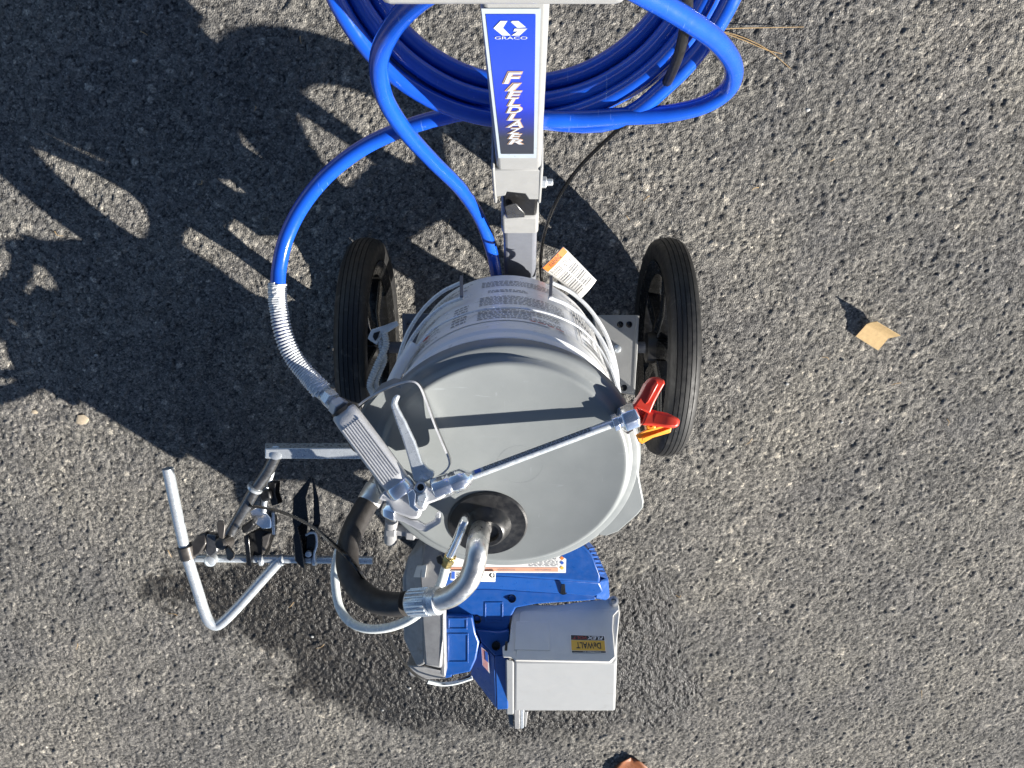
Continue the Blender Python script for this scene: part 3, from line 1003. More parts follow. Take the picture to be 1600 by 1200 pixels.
# ---- battery box
def V3(px, py, z):
    return P(px, py, z)
body = MB()
ring_back = [V3(798, 952, .318), V3(966, 945, .318)]
ring_ridge = [V3(803, 1034, .348), V3(964, 1036, .348)]
ring_front = [V3(803, 1111, .252), V3(962, 1111, .252)]
lowb = [V3(800, 960, .20), V3(960, 955, .20)]
lowf = [V3(803, 1100, .215), V3(958, 1100, .215)]
vs = ring_back + ring_ridge + ring_front + lowf + lowb
fs = [(0, 1, 3, 2), (2, 3, 5, 4), (4, 5, 7, 6), (6, 7, 9, 8), (8, 9, 1, 0), (0, 2, 4, 6, 8), (1, 9, 7, 5, 3)]
body.add(vs, fs)
bat = body.build('battery_box', M['boxlight'], ROOT, bevel=0.005, bseg=3)
# left flange strip of the box front
MB().add([V3(790, 1029, .346), V3(803, 1033, .350), V3(803, 1117, .247), V3(791, 1117, .247), V3(790, 1033, .325), V3(803, 1036, .328), V3(803, 1110, .24), V3(791, 1110, .24)],
         [(0, 1, 2, 3), (4, 7, 6, 5), (0, 4, 5, 1), (1, 5, 6, 2), (2, 6, 7, 3), (3, 7, 4, 0)]).build('box_flange', M['boxlight'], bat, bevel=0.0025)
# grey cover lying on the upper face: plate plus a raised field
c0, c1, c2 = ring_back[0], ring_back[1], ring_ridge[0]
CS, cn = face_surf(P(798, 952, .318), P(966, 950, .318), P(803, 1034, .348))
def cover(name, pts, lift, th, mt, parent, bevel):
    top = [CS(*p) + cn * lift for p in pts]
    m = MB().loft([[p - cn * th for p in top], top])
    return m.build(name, mt, parent, bevel=bevel, bseg=3)
cov = cover('box_cover', [(800, 960), (806, 950), (818, 945), (870, 946), (905, 941), (952, 936), (961, 938), (967, 946), (968, 960), (964, 1000), (961, 1028), (954, 1036), (805, 1033), (803, 1030), (798, 1028), (786, 1027), (785, 1011), (796, 1003)], 0.0035, 0.008, M['boxgrey'], bat, 0.002)
cover('cover_field', [(811, 966), (813, 956), (820, 954), (872, 956), (905, 952), (966, 954), (958, 963), (957, 985), (961, 1027), (952, 1035), (806, 1032)], 0.0062, 0.004, M['boxgrey'], cov, 0.0012)
cover('cover_panel', [(806, 971), (858, 973), (859, 1017), (804, 1016)], 0.0072, 0.002, M['boxgrey'], cov, 0.0005)
cover('latch_slot', [(789.5, 1002.5), (793.5, 1002.5), (792.5, 1017), (788.5, 1017)], 0.0042, 0.002, M['black'], cov, 0.0004)
hp = CS(958, 940)
MB().lathe(hp, cn, [(0.0075, -.006), (0.0075, .006), (0.0045, .0072), (.0035, .0068), (0.0035, .002), (.0001, .002)], 24).build('hinge_boss', M['boxlight'], cov)
# sticker, printed to be read from the handle side
m = MB()
poly_on(m, [(890.5, 992), (944, 994), (946.5, 1021.5), (892, 1020.5)], CS, 0.0076, cn)
stk = m.build('maker_sticker', M['paper'], cov, smooth=0)
m = MB()
poly_on(m, [(891.5, 993), (943, 994.8), (943.8, 1001.5), (891.8, 1000.4)], CS, 0.0080, cn)
poly_on(m, [(893, 1017.6), (945.6, 1018.2), (945.8, 1020.6), (893, 1020)], CS, 0.0080, cn)
m.build('black_band', M['ink'], stk, smooth=0)
m = MB()
poly_on(m, [(891.8, 1000.8), (943.8, 1002), (945.2, 1017.6), (892.6, 1017)], CS, 0.0080, cn)
m.build('amber_band', M['gold'], stk, smooth=0)
m = MB()
text_on(m, 'DeWALT', [(937.5, 1005), (899.5, 1004.3), (900.5, 1013.5), (938.5, 1014.2)], CS, 0, 0.02, .0084, cn)
m.build('maker_lettering', M['ink'], stk, smooth=0)
m = MB()
text_on(m, 'FLEX', [(941, 995.8), (917.5, 995.2), (917.5, 999.6), (941, 1000.4)], CS, 0.2, 0.02, .0084, cn)
m.build('white_lettering', M['paper'], stk, smooth=0)
m = MB()
text_on(m, 'POWERED BY', [(938, 1018.6), (910, 1018.3), (910, 1019.9), (938, 1020.2)], CS, 0, 0, .0084, cn)
m.build('small_lettering', M['paper'], stk, smooth=0)
m = MB()
text_on(m, 'VOLT', [(916, 995.2), (894.5, 994.6), (894.5, 999), (916, 999.6)], CS, 0.2, 0.0, .0084, cn)
m.build('red_lettering', M['inkred'], stk, smooth=0)

# ---- front caster and its post, hidden below the battery box; a short metal stub shows past the box
pu = W(P(812, 1070, .27))
cr = 0.07
KEEP = DEPTH
DEPTH = 1.0
wcx = Vector((pu.x, pu.y + .018, cr))
cw = MB().lathe(wcx - EX * .016, EX, [(.02, 0), (cr - .006, .001), (cr - .001, .006), (cr, .016), (cr - .001, .026), (cr - .006, .031), (.02, .032)], 40).build('caster_wheel', M['rubber'], ROOT, world_space=True)
for s_ in (-1, 1):
    MB().box(wcx + Vector((s_ * .024, .012, .035)), (.0025, 0, 0), (0, .016, 0), (0, 0, .055)).build('fork', M['zinc'], cw, bevel=0.001, world_space=True)
MB().box(wcx + Vector((0, .012, .095)), (.028, 0, 0), (0, .018, 0), (0, 0, .005)).build('caster_plate', M['paint_shaded'], cw, bevel=0.001, world_space=True)
MB().box(Vector((pu.x, pu.y + .03, .10 + (pu.z - .16) / 2)), (.024, 0, 0), (0, .024, 0), (0, 0, (pu.z - .16) / 2)).build('front_post', M['paint_shaded'], ROOT, bevel=0.003, world_space=True)
DEPTH = KEEP
stub = MB().slab([(803, 1100, .225), (812, 1100, .225), (812, 1139, .205), (804, 1139, .205)], 0.006).build('bumper_stub', M['castgrey'], ROOT, bevel=0.001)
MB().slab([(813, 1100, .222), (819, 1100, .222), (818, 1138, .202), (813, 1139, .202)], 0.010).build('stub_channel', M['zinc'], stub, bevel=0.001)
MB().slab([(793, 1112, .212), (802, 1112, .212), (803, 1138, .198), (796, 1136, .198)], 0.010).build('stub_cheek', M['steel_dark'], stub, bevel=0.001)
MB().slab([(820, 1112, .210), (825, 1112, .210), (822, 1136, .198), (819, 1136, .198)], 0.010).build('stub_cheek', M['castgrey'], stub, bevel=0.001)
# ---- black cables
DEPTH = 1.0
MB().tube([P(846, 440, .34), P(845, 405, .37), P(852, 360, .42), P(872, 310, .48), P(908, 258, .54), P(975, 193, .62)], 0.0024, 8).build('brake_cable', M['blackgloss'], ROOT)
MB().tube([P(975, 193, .62), P(1030, 145, .72), P(1055, 100, .78), P(1068, 55, .82), P(1074, 0, .86), P(1060, -60, .93), P(1000, -110, .97)], 0.0046, 10).build('cable_sheath', M['black'], ROOT)
MB().tube([P(388, 790, .15), P(430, 797, .25), P(480, 818, .39), P(530, 858, .54), P(556, 885, .545), P(580, 925, .50), P(600, 975, .40), P(618, 1015, .30), P(640, 1046, .20), P(665, 1063, .15), P(700, 1069, .14), P(735, 1056, .14)], 0.0025, 8).build('trigger_cable', M['blackgloss'], ROOT)
MB().tube([P(668, 1065, .148), P(690, 1069, .14), P(712, 1067, .14), P(738, 1059, .14)], 0.0036, 8).build('cable_sleeve', M['clear'], ROOT)
DEPTH = 1.22
# ---- gun arm on the left: zinc bar, dark tube, cross rod and bent guide rod
bz = 0.425
bar = MB()
bar.loft([[P(414, 701, bz), P(414, 717, bz - .006), P(414, 708, bz - .026), P(414, 692, bz - .018)],
          [P(600, 700, bz), P(600, 718, bz - .006), P(600, 709, bz - .026), P(600, 691, bz - .018)]])
arm = bar.build('gun_arm', M['zinc'], ROOT, bevel=0.0018)
MB().lathe(P(433, 707, .415), UP, [(.010, -.004), (.0095, .006), (.006, .008)], 14).build('weld', M['zinc'], arm)
MB().tube([P(434, 705, .415), P(418, 737, .400), P(397, 768, .390), P(374, 808, .375), P(352, 846, .362)], 0.0080, 14).build('dark_tube', M['steel_dark'], arm)
MB().lathe(P(399, 762, .392), (P(374, 808, .375) - P(418, 737, .400)), [(.0085, -.003), (.0112, -.002), (.0112, .002), (.0085, .003)], 20).build('collar', M['zinc'], arm)
rod = MB().cyl(P(306, 872, .335), P(583, 875.5, .335), 0.0058, 16).build('cross_rod', M['zinc'], arm, bevel=0.0008)
MB().tube([P(262, 732, .40), P(276, 800, .385), P(290, 862, .368), P(308, 920, .35), P(318, 952, .34), P(326, 970, .335), P(338, 977, .33), P(350, 970, .33), P(372, 948, .33), P(408, 908, .332), P(440, 872, .335)], 0.0076, 18, sub=8).build('guide_rod', M['zinc'], arm)
# clamp round the guide rod, bolt and wing nut
gd = (P(308, 920, .35) - P(276, 800, .385)).normalized()
clp = MB().lathe(P(292, 862, .367), gd, [(.0082, -.0105), (.0112, -.0095), (.0112, .0095), (.0082, .0105)], 24).build('rod_clamp', M['bronze'], arm)
def strap(pts, r, name, mt, parent):
    return MB().tube(pts, r, 10).build(name, mt, parent)
m = MB().slab([(296, 852, .372), (308, 836, .374), (322, 832, .374), (322, 850, .374), (312, 866, .372), (300, 872, .370)], 0.016)
m.build('clamp_ear', M['bronze'], arm, bevel=0.003)
m = MB().slab([(322, 834, .376), (338, 836, .376), (340, 862, .370), (330, 872, .366), (320, 866, .37)], 0.018)
m.build('clamp_block', M['steel_dark'], arm, bevel=0.003)
MB().lathe(P(330, 874, .345), Vector((0, -.35, 1)), [(.0085, -.004), (.0085, .006), (.006, .0075)], 20).build('rod_pin', M['zinc'], arm)
wb = P(350, 848, .380)
MB().lathe(wb, Vector((-.2, 0, 1)), [(.009, -.012), (.009, .008), (.006, .011)], 18).build('wing_nut', M['bronze'], arm)
for (x0, y0, x1, y1) in ((347, 842, 345, 813), (355, 855, 363, 874)):
    a, b = P(x0, y0, .386), P(x1, y1, .396)
    d = (b - a).normalized()
    s_ = d.cross(UP).normalized()
    m = MB()
    rings = []
    for t, w, h in ((0, .0035, .004), (.4, .006, .003), (.75, .008, .0025), (1.0, .0045, .002)):
        c = a.lerp(b, t)
        rings.append([c + s_ * w + UP * h, c - s_ * w + UP * h, c - s_ * w - UP * h, c + s_ * w - UP * h])
    m.loft(rings)
    m.build('wing', M['bronze'], arm, bevel=0.0015)
# holder castings between the two bars
m = MB().slab([(388, 798, .375), (404, 790, .380), (414, 800, .380), (424, 812, .374), (424, 826, .366), (410, 828, .362), (396, 818, .366)], 0.03)
m.build('holder_body', M['chrome'], arm, bevel=0.003)
MB().cyl(P(424, 736, .385), P(419, 760, .38), .0052, 12).build('adjusting_screw', M['zinc'], arm)
MB().cyl(P(416, 760, .385), P(412, 800, .375), .0042, 12).build('adjusting_stem', M['zinc'], arm)
m = MB().slab([(402, 768, .392), (420, 766, .396), (424, 780, .392), (410, 786, .388)], 0.024)
m.build('black_knob', M['black'], arm, bevel=0.004)
m = MB().slab([(418, 754, .388), (431, 754, .388), (430, 772, .384), (435, 788, .380), (424, 791, .378), (419, 774, .384)], 0.022)
m.build('trigger_lever', M['black'], arm, bevel=0.002)
MB().cyl(P(427, 800, .372), P(428, 834, .36), .0026, 10).build('pin', M['zinc'], arm)
m = MB().slab([(376, 823, .372), (392, 812, .376), (398, 820, .374), (388, 832, .368), (378, 834, .366)], 0.02)
m.build('pivot_cap', M['black'], arm, bevel=0.003)
m = MB().slab([(380, 838, .365), (388, 834, .368), (393, 886, .345), (385, 884, .343)], 0.03)
m.build('holder_cheek', M['blackgloss'], arm, bevel=0.002)
m = MB().slab([(389, 834, .350), (402, 826, .352), (423, 832, .352), (414, 860, .340), (407, 880, .330), (393, 884, .330)], 0.03)
m.build('holder_tray', M['black'], arm, bevel=0.003)
m = MB().slab([(409, 838, .356), (424, 831, .358), (418, 852, .348), (408, 872, .338)], 0.010)
m.build('holder_wedge', M['bronze'], arm, bevel=0.002)
# tall twin black blades
m = MB().loft([[P(486, 743, .400), P(488, 742, .400), P(487, 746, .30), P(485, 746, .30)],
               [P(458, 778, .375), P(478, 778, .380), P(478, 778, .27), P(458, 778, .27)],
               [P(457, 815, .360), P(482, 815, .365), P(482, 815, .26), P(457, 815, .26)],
               [P(462, 842, .350), P(478, 842, .350), P(478, 842, .26), P(462, 842, .26)]])
m.build('shield_blade', M['blackgloss'], arm, bevel=0.002)
m = MB().loft([[P(488, 745, .398), P(490, 746, .398), P(490, 748, .30), P(488, 748, .30)],
               [P(490, 778, .37), P(498, 780, .37), P(498, 780, .27), P(490, 780, .27)],
               [P(490, 815, .36), P(501, 815, .36), P(501, 815, .26), P(490, 815, .26)],
               [P(478, 842, .345), P(492, 842, .345), P(492, 842, .26), P(478, 842, .26)]])
m.build('shield_blade', M['blackgloss'], arm, bevel=0.002)
m = MB().slab([(458, 838, .372), (465, 822, .376), (471, 846, .364), (476, 890, .345), (470, 886, .345), (460, 876, .350)], 0.03)
m.build('blade_cheek', M['blackgloss'], arm, bevel=0.002)
m = MB().slab([(478, 836, .352), (492, 834, .354), (494, 864, .342), (488, 880, .336), (476, 884, .336)], 0.03)
m.build('blade_tray', M['blackgloss'], arm, bevel=0.002)
MB().tube([P(478, 836, .36), P(484, 833, .362), P(493, 834, .362), P(495, 850, .356), P(491, 866, .348), P(492, 880, .340)], 0.0018, 8).build('retaining_clip', M['zinc'], arm)
MB().lathe(P(482, 865, .348), Vector((.2, -.2, 1)), [(.0045, -.003), (.0045, .003), (.002, .004)], 12).build('clip_head', M['zinc'], arm)
for x in (409, 440, 492):
    MB().lathe(P(x, 875, .335), EX, [(.0062, -.004), (.0085, -.002), (.0085, .002), (.0062, .004)], 16).build('weld', M['zinc'], arm)
DEPTH = 1.0
# ================================================================== paint pail with its lid
TAU = RD(30)
NA = Vector((0, -math.sin(TAU), math.cos(TAU)))       # axis of the pail, towards the lid
VA = Vector((0, math.cos(TAU), math.sin(TAU)))        # "up" on the lid
LC = Vector((-0.0075, -0.0995, 0.563))                 # centre of the lid's upper face
def LP(r, deg, h=0.0):
    a = RD(deg)
    return LC + (EX * math.cos(a) + VA * math.sin(a)) * r + NA * h
def lidsurf(px, py, h=0.0):
    return onplane(px, py, LC + NA * h, NA)
PH = 0.275
pail_base = LC - NA * PH
PAIL = thing('paint_pail', 'white plastic paint pail with printed label and grey lid, tilted on the machine', 'pail', tuple(W(pail_base)))
def rp(h):      # pail radius at height h above the base
    return 0.131 + 0.016 * h / PH
T_ = PH - 0.012
m = MB().lathe(pail_base, NA, [(0.06, 0.004), (rp(0) - .006, 0.0), (rp(0), 0.004), (rp(.05), .05), (rp(T_ - .068), T_ - .068), (rp(T_ - .06) + .0035, T_ - .065), (rp(T_ - .06) + .0035, T_ - .060), (rp(T_ - .05), T_ - .057), (rp(T_ - .04), T_ - .043),
                               (rp(T_ - .04) + .005, T_ - .040), (rp(T_ - .04) + .005, T_ - .034), (rp(T_ - .03), T_ - .031), (rp(T_ - .02), T_ - .021), (rp(T_ - .02) + .005, T_ - .018), (rp(T_) + .005, T_ - .003), (rp(T_), T_)], 96, up=EX)
pbody = m.build('body', M['white'], PAIL)
def PS(th, h, lift=0.0):       # th: degrees from "up" towards +x
    a = RD(th)
    return pail_base + NA * h + (VA * math.cos(a) + EX * math.sin(a)) * (rp(h) + lift)
def wrap(mb, t0, t1, h0, h1, lift, nt=24, nh=2):
    h0, h1 = h0 * .90, h1 * .90
    vs, fs = [], []
    for i in range(nh + 1):
        for k in range(nt + 1):
            vs.append(PS(t0 + (t1 - t0) * k / nt, h0 + (h1 - h0) * i / nh, lift))
    for i in range(nh):
        for k in range(nt):
            a = i * (nt + 1) + k
            fs.append((a, a + 1, a + nt + 2, a + nt + 1))
    mb.add(vs, fs)
m = MB()
wrap(m, -74, 78, 0.010, 0.190, 0.0008, 60, 2)
lab = m.build('label', M['label'], PAIL)
# printed blocks of small type: (angle range, height range, rows, words)
rr_ = random.Random(5)
m = MB()
def type_block(t0, t1, h0, h1, rows, wl):
    for i in range(rows):
        hb = h1 - (h1 - h0) * (i + 0.8) / rows
        hh = (h1 - h0) / rows * 0.38
        t = t0
        end = t1 if rr_.random() > .25 else t0 + (t1 - t0) * rr_.uniform(.45, .9)
        while t < end:
            w = rr_.uniform(.5, 1.6) * wl
            wrap(m, t, min(end, t + w), hb, hb + hh, 0.0014, 2, 1)
            t += w + wl * .35
# small type reads across the label
type_block(-62, -36, .132, .182, 9, 1.7)
type_block(-62, -42, .080, .112, 6, 1.7)
type_block(-28, -20, .112, .180, 7, 1.6)
type_block(-14, 28, .150, .184, 6, 1.8)
type_block(-14, 32, .098, .132, 6, 1.8)
type_block(-10, 18, .072, .084, 2, 1.8)
type_block(-14, 28, .034, .058, 4, 1.8)
type_block(-60, -22, .028, .056, 4, 1.8)
m.build('small_print', M['inkgrey'], lab)['kind'] = 'stuff'
m = MB()
type_block(12, 30, .183, .188, 1, 3.0)
wrap(m, -46, -44, .146, .154, .0018, 2, 1)
wrap(m, -47.5, -42.5, .1485, .152, .0018, 2, 1)
m.build('red_print', M['inkred'], lab)['kind'] = 'stuff'
m = MB()
for k in range(16):
    t = 40 + k * 2.1
    h0 = .05 + .02 * math.sin(k * 1.7)
    wrap(m, t, t + 0.8, h0, h0 + .09 + .02 * math.cos(k * 2.3), .0014, 1, 4)
for (t0, t1, h0, h1) in ((44, 70, .172, .179), (44, 66, .160, .166), (40, 40.5, .03, .186), (41, 74, .03, .033)):
    wrap(m, t0, t1, h0, h1, .0019, 12, 1)
m.build('artwork', M['inkgrey'], lab)['kind'] = 'stuff'
# bail wire with its grip, lying on the label
pts = [PS(t, h, .006) for t, h in ((-96, .215), (-84, .200), (-70, .180), (-56, .158), (-44, .146), (-36, .138), (-22, .142), (-8, .144), (8, .142), (24, .138), (40, .130), (56, .132), (72, .155), (86, .190), (96, .215))]
bail = MB().tube(pts, 0.0013, 8).build('bail_wire', M['wire'], PAIL)
MB().tube([PS(t, h, .010) for t, h in ((-82, .206), (-70, .188), (-58, .168), (-48, .152))], 0.0072, 12).build('bail_grip', M['white'], PAIL)

# ---- lid
prof = [(0.1450, -0.026), (0.1545, -0.026), (0.1552, -0.0160), (0.1540, -0.0112), (0.1505, -0.0088), (0.1450, -0.0090), (0.1420, -0.0076), (0.1397, -0.0018), (0.1370, 0.0), (0.1340, 0.0002), (0.1320, -0.0006), (0.0001, -0.0006)]
prof = [(r * 1.018, h) for r, h in prof]
lid = MB().lathe(LC, NA, prof, 128, up=EX).build('lid', M['lid'], PAIL, smooth=50)
# pull tabs: widened skirt with straight cut corners
for mid in (-20, 160, 70, 250):
    if mid in (70, 250):
        continue
    m = MB()
    outl = []
    for a in range(-22, 23, 4):
        outl.append((0.150, mid + a))
    poly = [(0.1550, mid + 19), (0.1600, mid + 12), (0.1745, mid + 2), (0.1775, mid - 1), (0.1760, mid - 5), (0.1710, mid - 16), (0.1640, mid - 21), (0.1555, mid - 23)]
    top = [LP(r, a, -0.0095) for r, a in poly] + [LP(r, a, -0.0095) for r, a in outl]
    m.loft([[p - NA * 0.018 for p in top], top])
    m.build('lid_tab', M['lid'], lid, bevel=0.002)
# faint moulded circle on the lid
gc = lidsurf(812, 726)
MB().lathe(gc + NA * -0.0016, NA, [(0.0262, -.001), (0.0262, 0.00108), (0.0260, 0.00108), (0.0260, -.001)], 48, close=True).build('moulding_mark', M['lid'], lid)

# ================================================================== suction set: grommet, tubes and hose
gcen = lidsurf(762, 816, -0.002)
SUC = thing('suction_hose_set', 'black suction hose with aluminium elbow and rubber grommet in the pail lid', 'hose', tuple(W(gcen)))
gro = MB().lathe(gcen, NA, [(0.048, -0.001), (0.0480, 0.003), (0.0460, 0.005), (0.034, 0.0055), (0.0285, 0.0065), (0.0240, 0.014), (0.0215, 0.019), (0.0185, 0.021), (0.0140, 0.0205), (0.0130, 0.016), (0.0001, 0.016)], 72, up=EX).build('grommet', M['black'], SUC)
tz = lambda px, py, h: lidsurf(px, py, h)
e0 = tz(752, 826, 0.012)
elb = MB().tube([e0, tz(750, 832, 0.030), P(746, 852, .600), P(742, 880, .606), P(731, 908, .604), P(709, 929, .597), P(684, 938, .588), P(664, 941, .580)], 0.0123, 24, sub=8).build('elbow_tube', M['alu'], SUC)
cuffd = (P(628, 943, .566) - P(684, 939, .586)).normalized()
cf0 = P(690, 938, .588)
cuf = MB().lathe(P(682, 939, .586), cuffd, [(.0132, -.004), (.0156, -.003), (.0156, .004), (.0145, .005), (.0145, .006), (.0150, .007), (.0150, .034), (.0140, .036)], 36).build('ferrule', M['zinc'], SUC)
for k in range(18):
    a = 2 * math.pi * k / 18
    u, w_, a_ = basis(cuffd)
    o = P(682, 939, .586) + u * math.cos(a) * .0150 + w_ * math.sin(a) * .0150
    MB().cyl(o + cuffd * .009, o + cuffd * .033, 0.0013, 6).build('crimp', M['zinc'], cuf)
MB().tube([P(634, 943, .568), P(612, 944, .558), P(584, 938, .545), P(560, 920, .530), P(545, 893, .516), P(543, 862, .502), P(552, 828, .488), P(566, 800, .474), P(578, 780, .462)], 0.0140, 22, sub=8).build('hose', M['blackhose'], SUC)
fd = (P(596, 752, .448) - P(570, 796, .468)).normalized()
MB().lathe(P(575, 786, .466), fd, [(.0145, 0), (.0155, .002), (.0155, .022), (.0135, .024), (.0135, .06)], 28).build('ferrule', M['alu'], SUC)
# print on the hose beside the ferrule
# thin return tube: plated pipe, brass nut, milky tube
MB().tube([tz(728, 806, 0.010), tz(727, 808, 0.020), P(724, 818, .585), P(713, 846, .572), P(702, 870, .560)], 0.0052, 16, sub=6).build('return_pipe', M['chrome'], SUC)
bd = (P(696, 886, .552) - P(704, 866, .562)).normalized()
MB().lathe(P(704, 868, .561), bd, [(.0060, 0), (.0078, .001), (.0078, .009), (.0066, .010), (.0066, .016), (.0055, .017)], 6).build('brass_nut', M['brass'], SUC, bevel=0.0006)
MB().slab([(681, 871, .560), (688, 868, .562), (693, 876, .560), (690, 884, .556), (683, 880, .556)], 0.008).build('clip_tab', M['black'], SUC, bevel=0.0015)
MB().tube([P(697, 884, .552), P(694, 896, .546), P(688, 914, .536), P(677, 934, .522), P(660, 953, .505), P(636, 970, .490), P(604, 981, .474), P(572, 982, .460), P(546, 971, .448), P(530, 948, .438), P(524, 915, .430), P(524, 885, .424), P(532, 852, .418), P(548, 820, .412), P(570, 800, .405)], 0.0058, 14, sub=6).build('return_tube', M['clear'], SUC)

# ================================================================== wire cradle round the pail (part of the machine)
def cradle(side):
    pts = []
    for h, t in ((.015, 24), (.012, 36), (.018, 50), (.03, 66), (.05, 84), (.06, 100)):
        pts.append(PS(side * t, h + .03, .016))
    MB().tube(pts, 0.0027, 10).build('cradle_hoop', M['wire'], ROOT)
    pts = []
    for h, t in ((.06, 22), (.055, 34), (.06, 48), (.075, 64), (.10, 84), (.12, 100)):
        pts.append(PS(side * t, h + .03, .010))
    MB().tube(pts, 0.0027, 10).build('cradle_hoop', M['wire'], ROOT)
    a, b = PS(side * 23, .036, .020), PS(side * 22, .094, .014)
    MB().box((a + b) / 2, (b - a) * .56, Vector((.0022, 0, 0)), NA.cross(EX) * -.0015).build('cradle_strap', M['paint_shaded'], ROOT, bevel=0.0008)
cradle(1)
cradle(-1)
MB().lathe(pail_base - NA * 0.003, NA, [(.0001, -.008), (.125, -.008), (.125, 0), (.0001, 0)], 48).build('pail_platform', M['paint_shaded'], ROOT, bevel=0.001)
MB().box(pail_base - NA * .04 + Vector((0, 0, -.01)), (0.03, 0, 0), VA * .06, NA * .03).build('platform_post', M['paint_shaded'], ROOT, bevel=0.003)

# ================================================================== blue paint hose: one continuous run
HR = 0.0083
CT = RD(50)
e2 = Vector((0, math.cos(CT), math.sin(CT)))
en = Vector((0, -math.sin(CT), math.cos(CT)))
ccen = Vector((0.012, 0.362, 0.828))
path = [P(434, 447, .605), P(436, 420, .607), P(446, 375, .615), P(470, 325, .628), P(510, 275, .642), P(565, 232, .652), P(628, 202, .662), P(688, 184, .672), P(750, 176, .684)]
turns = [(0.178, 0.002, 0.010), (0.164, -0.002, .0), (0.150, .002, -.010), (0.141, 0.0, -.027), (0.158, -0.002, -.027), (0.172, .003, -.016)]
hr = random.Random(3)
def coil_pt(R, ox, oz, deg):
    a = RD(deg)
    return ccen + EX * (R * 1.0 * math.cos(a) + ox) + e2 * (R * math.sin(a)) + en * oz
for i, (R, ox, oz) in enumerate(turns):
    for deg in range(-66 if i == 0 else -90, 268, 24):
        nx = turns[i + 1] if i + 1 < len(turns) else turns[i]
        t = (deg + 90) / 360
        s_ = max(0, (t - .45) / .55)
        RR = R + (nx[0] - R) * s_ + hr.uniform(-.0008, .0008)
        path.append(coil_pt(RR, ox + (nx[1] - ox) * s_, oz + (nx[2] - oz) * t, deg))
path += [P(840, 184, .715), P(900, 186, .715), P(970, 182, .72), P(1040, 178, .725), P(1100, 164, .735), P(1138, 138, .75), P(1146, 104, .785), P(1122, 66, .83), P(1076, 32, .87), P(1012, -6, .91), P(940, -44, .95), P(850, -80, 1.02), P(770, -66, 1.01), P(700, -30, .965), P(650, 2, .92), P(612, 45, .86), P(592, 95, .81), P(600, 150, .755), P(632, 203, .70), P(676, 252, .63), P(720, 296, .555), P(750, 342, .46), P(768, 392, .40), P(776, 436, .34), P(778, 470, .29)]
HOSE = thing('paint_hose', 'long glossy blue paint hose coiled over the handle and running to the gun', 'hose', tuple(W(P(830, 185, .79))))
MB().tube(path, HR, 14, sub=6).build('hose', M['hose'], HOSE, smooth=60)
# coiled spring guard at the gun end
sp = catmull([P(433, 443, .605), P(435, 480, .602), P(443, 522, .600), P(457, 556, .598), P(479, 585, .597), P(503, 611, .597)], 60)
fr = frames(sp)
turn = 46
wire = []
tot = len(sp) - 1
steps = turn * 9
for k in range(steps + 1):
    f = k / steps * tot
    i = min(int(f), tot - 1)
    t = f - i
    c = sp[i].lerp(sp[i + 1], t)
    _, u, w_ = fr[i]
    # tighter pitch at both ends
    g = k / steps
    ph = 2 * math.pi * (turn * g + 3.2 * math.sin(2 * math.pi * g) * .5)
    rad = 0.0094 if g < .8 else 0.0094 + (g - .8) * .008
    wire.append(c + u * rad * math.cos(ph) + w_ * rad * math.sin(ph))
MB().tube(wire, 0.0013, 6, smooth=False).build('spring_guard', M['wire'], HOSE)
MB().tube(sp[:-40:6], 0.0076, 12, smooth=False).build('hose_end', M['hose'], HOSE)

# ================================================================== spray gun lying on the lid
GUN = thing('spray_gun', 'silver airless spray gun with long lance and red tip guard on the pail lid', 'spray gun', tuple(W(P(660, 780, .585))))
g0, g1 = P(536, 642, .616), P(622, 757, .610)
gdir = (g1 - g0).normalized()
gside = gdir.cross(UP).normalized()
gup = gside.cross(gdir).normalized()
# handle: rounded section with flutes on the upper side
def handle_ring(c, w, h):
    out = []
    n = 40
    for k in range(n):
        a = 2 * math.pi * k / n
        x, y = math.cos(a), math.sin(a)
        ex = 0.6
        X_ = math.copysign(abs(x) ** ex, x) * w
        Y_ = math.copysign(abs(y) ** ex, y) * h
        out.append(c + gside * X_ + gup * Y_)
    return out
L_ = (g1 - g0).length
rings = []
for t, w, h in ((0.0, .0125, .010), (.03, .0140, .0115), (.12, .0145, .0125), (.5, .0150, .0125), (.88, .0150, .0125), (.97, .0140, .012), (1.0, .0130, .011)):
    rings.append(handle_ring(g0 + gdir * L_ * t, w, h))
hd = MB().loft(rings).build('handle', M['cast'], GUN)
for k in range(8):
    x = (-0.0105 + 0.003 * k)
    a = g0 + gdir * (L_ * .17) + gside * x + gup * .0122
    b = g0 + gdir * (L_ * .90) + gside * x + gup * .0122
    MB().cyl(a, b, 0.0012, 8).build('flute', M['cast'], hd)
MB().lathe(g1, gdir, [(.0150, -.002), (.0158, 0), (.0158, .010), (.0145, .012)], 28).build('handle_collar', M['chrome'], GUN)
MB().lathe(g0 - gdir * .003, gdir, [(.0125, 0), (.0125, .004)], 24).build('handle_gasket', M['black'], GUN)
# swivel and hex nuts towards the hose
sw = g0
sd = (P(503, 611, .597) - g0).normalized()
MB().lathe(g0 + sd * .002, sd, [(.0100, 0), (.0112, .001), (.0112, .010), (.0100, .011), (.0065, .0112), (.0065, .017)], 6).build('swivel_nut', M['cast'], GUN, bevel=0.0006)
MB().lathe(g0 + sd * .018, sd, [(.0085, 0), (.0105, .001), (.0105, .011), (.0090, .012), (.0070, .0125), (.0070, .018)], 6, phase=.4).build('hose_nut', M['zinc'], GUN, bevel=0.0006)
MB().lathe(g0 + sd * .035, sd, [(.0090, 0), (.0105, .001), (.0105, .008), (.0095, .010), (.0095, .016)], 6, phase=.2).build('hose_nut', M['zinc'], GUN, bevel=0.0006)
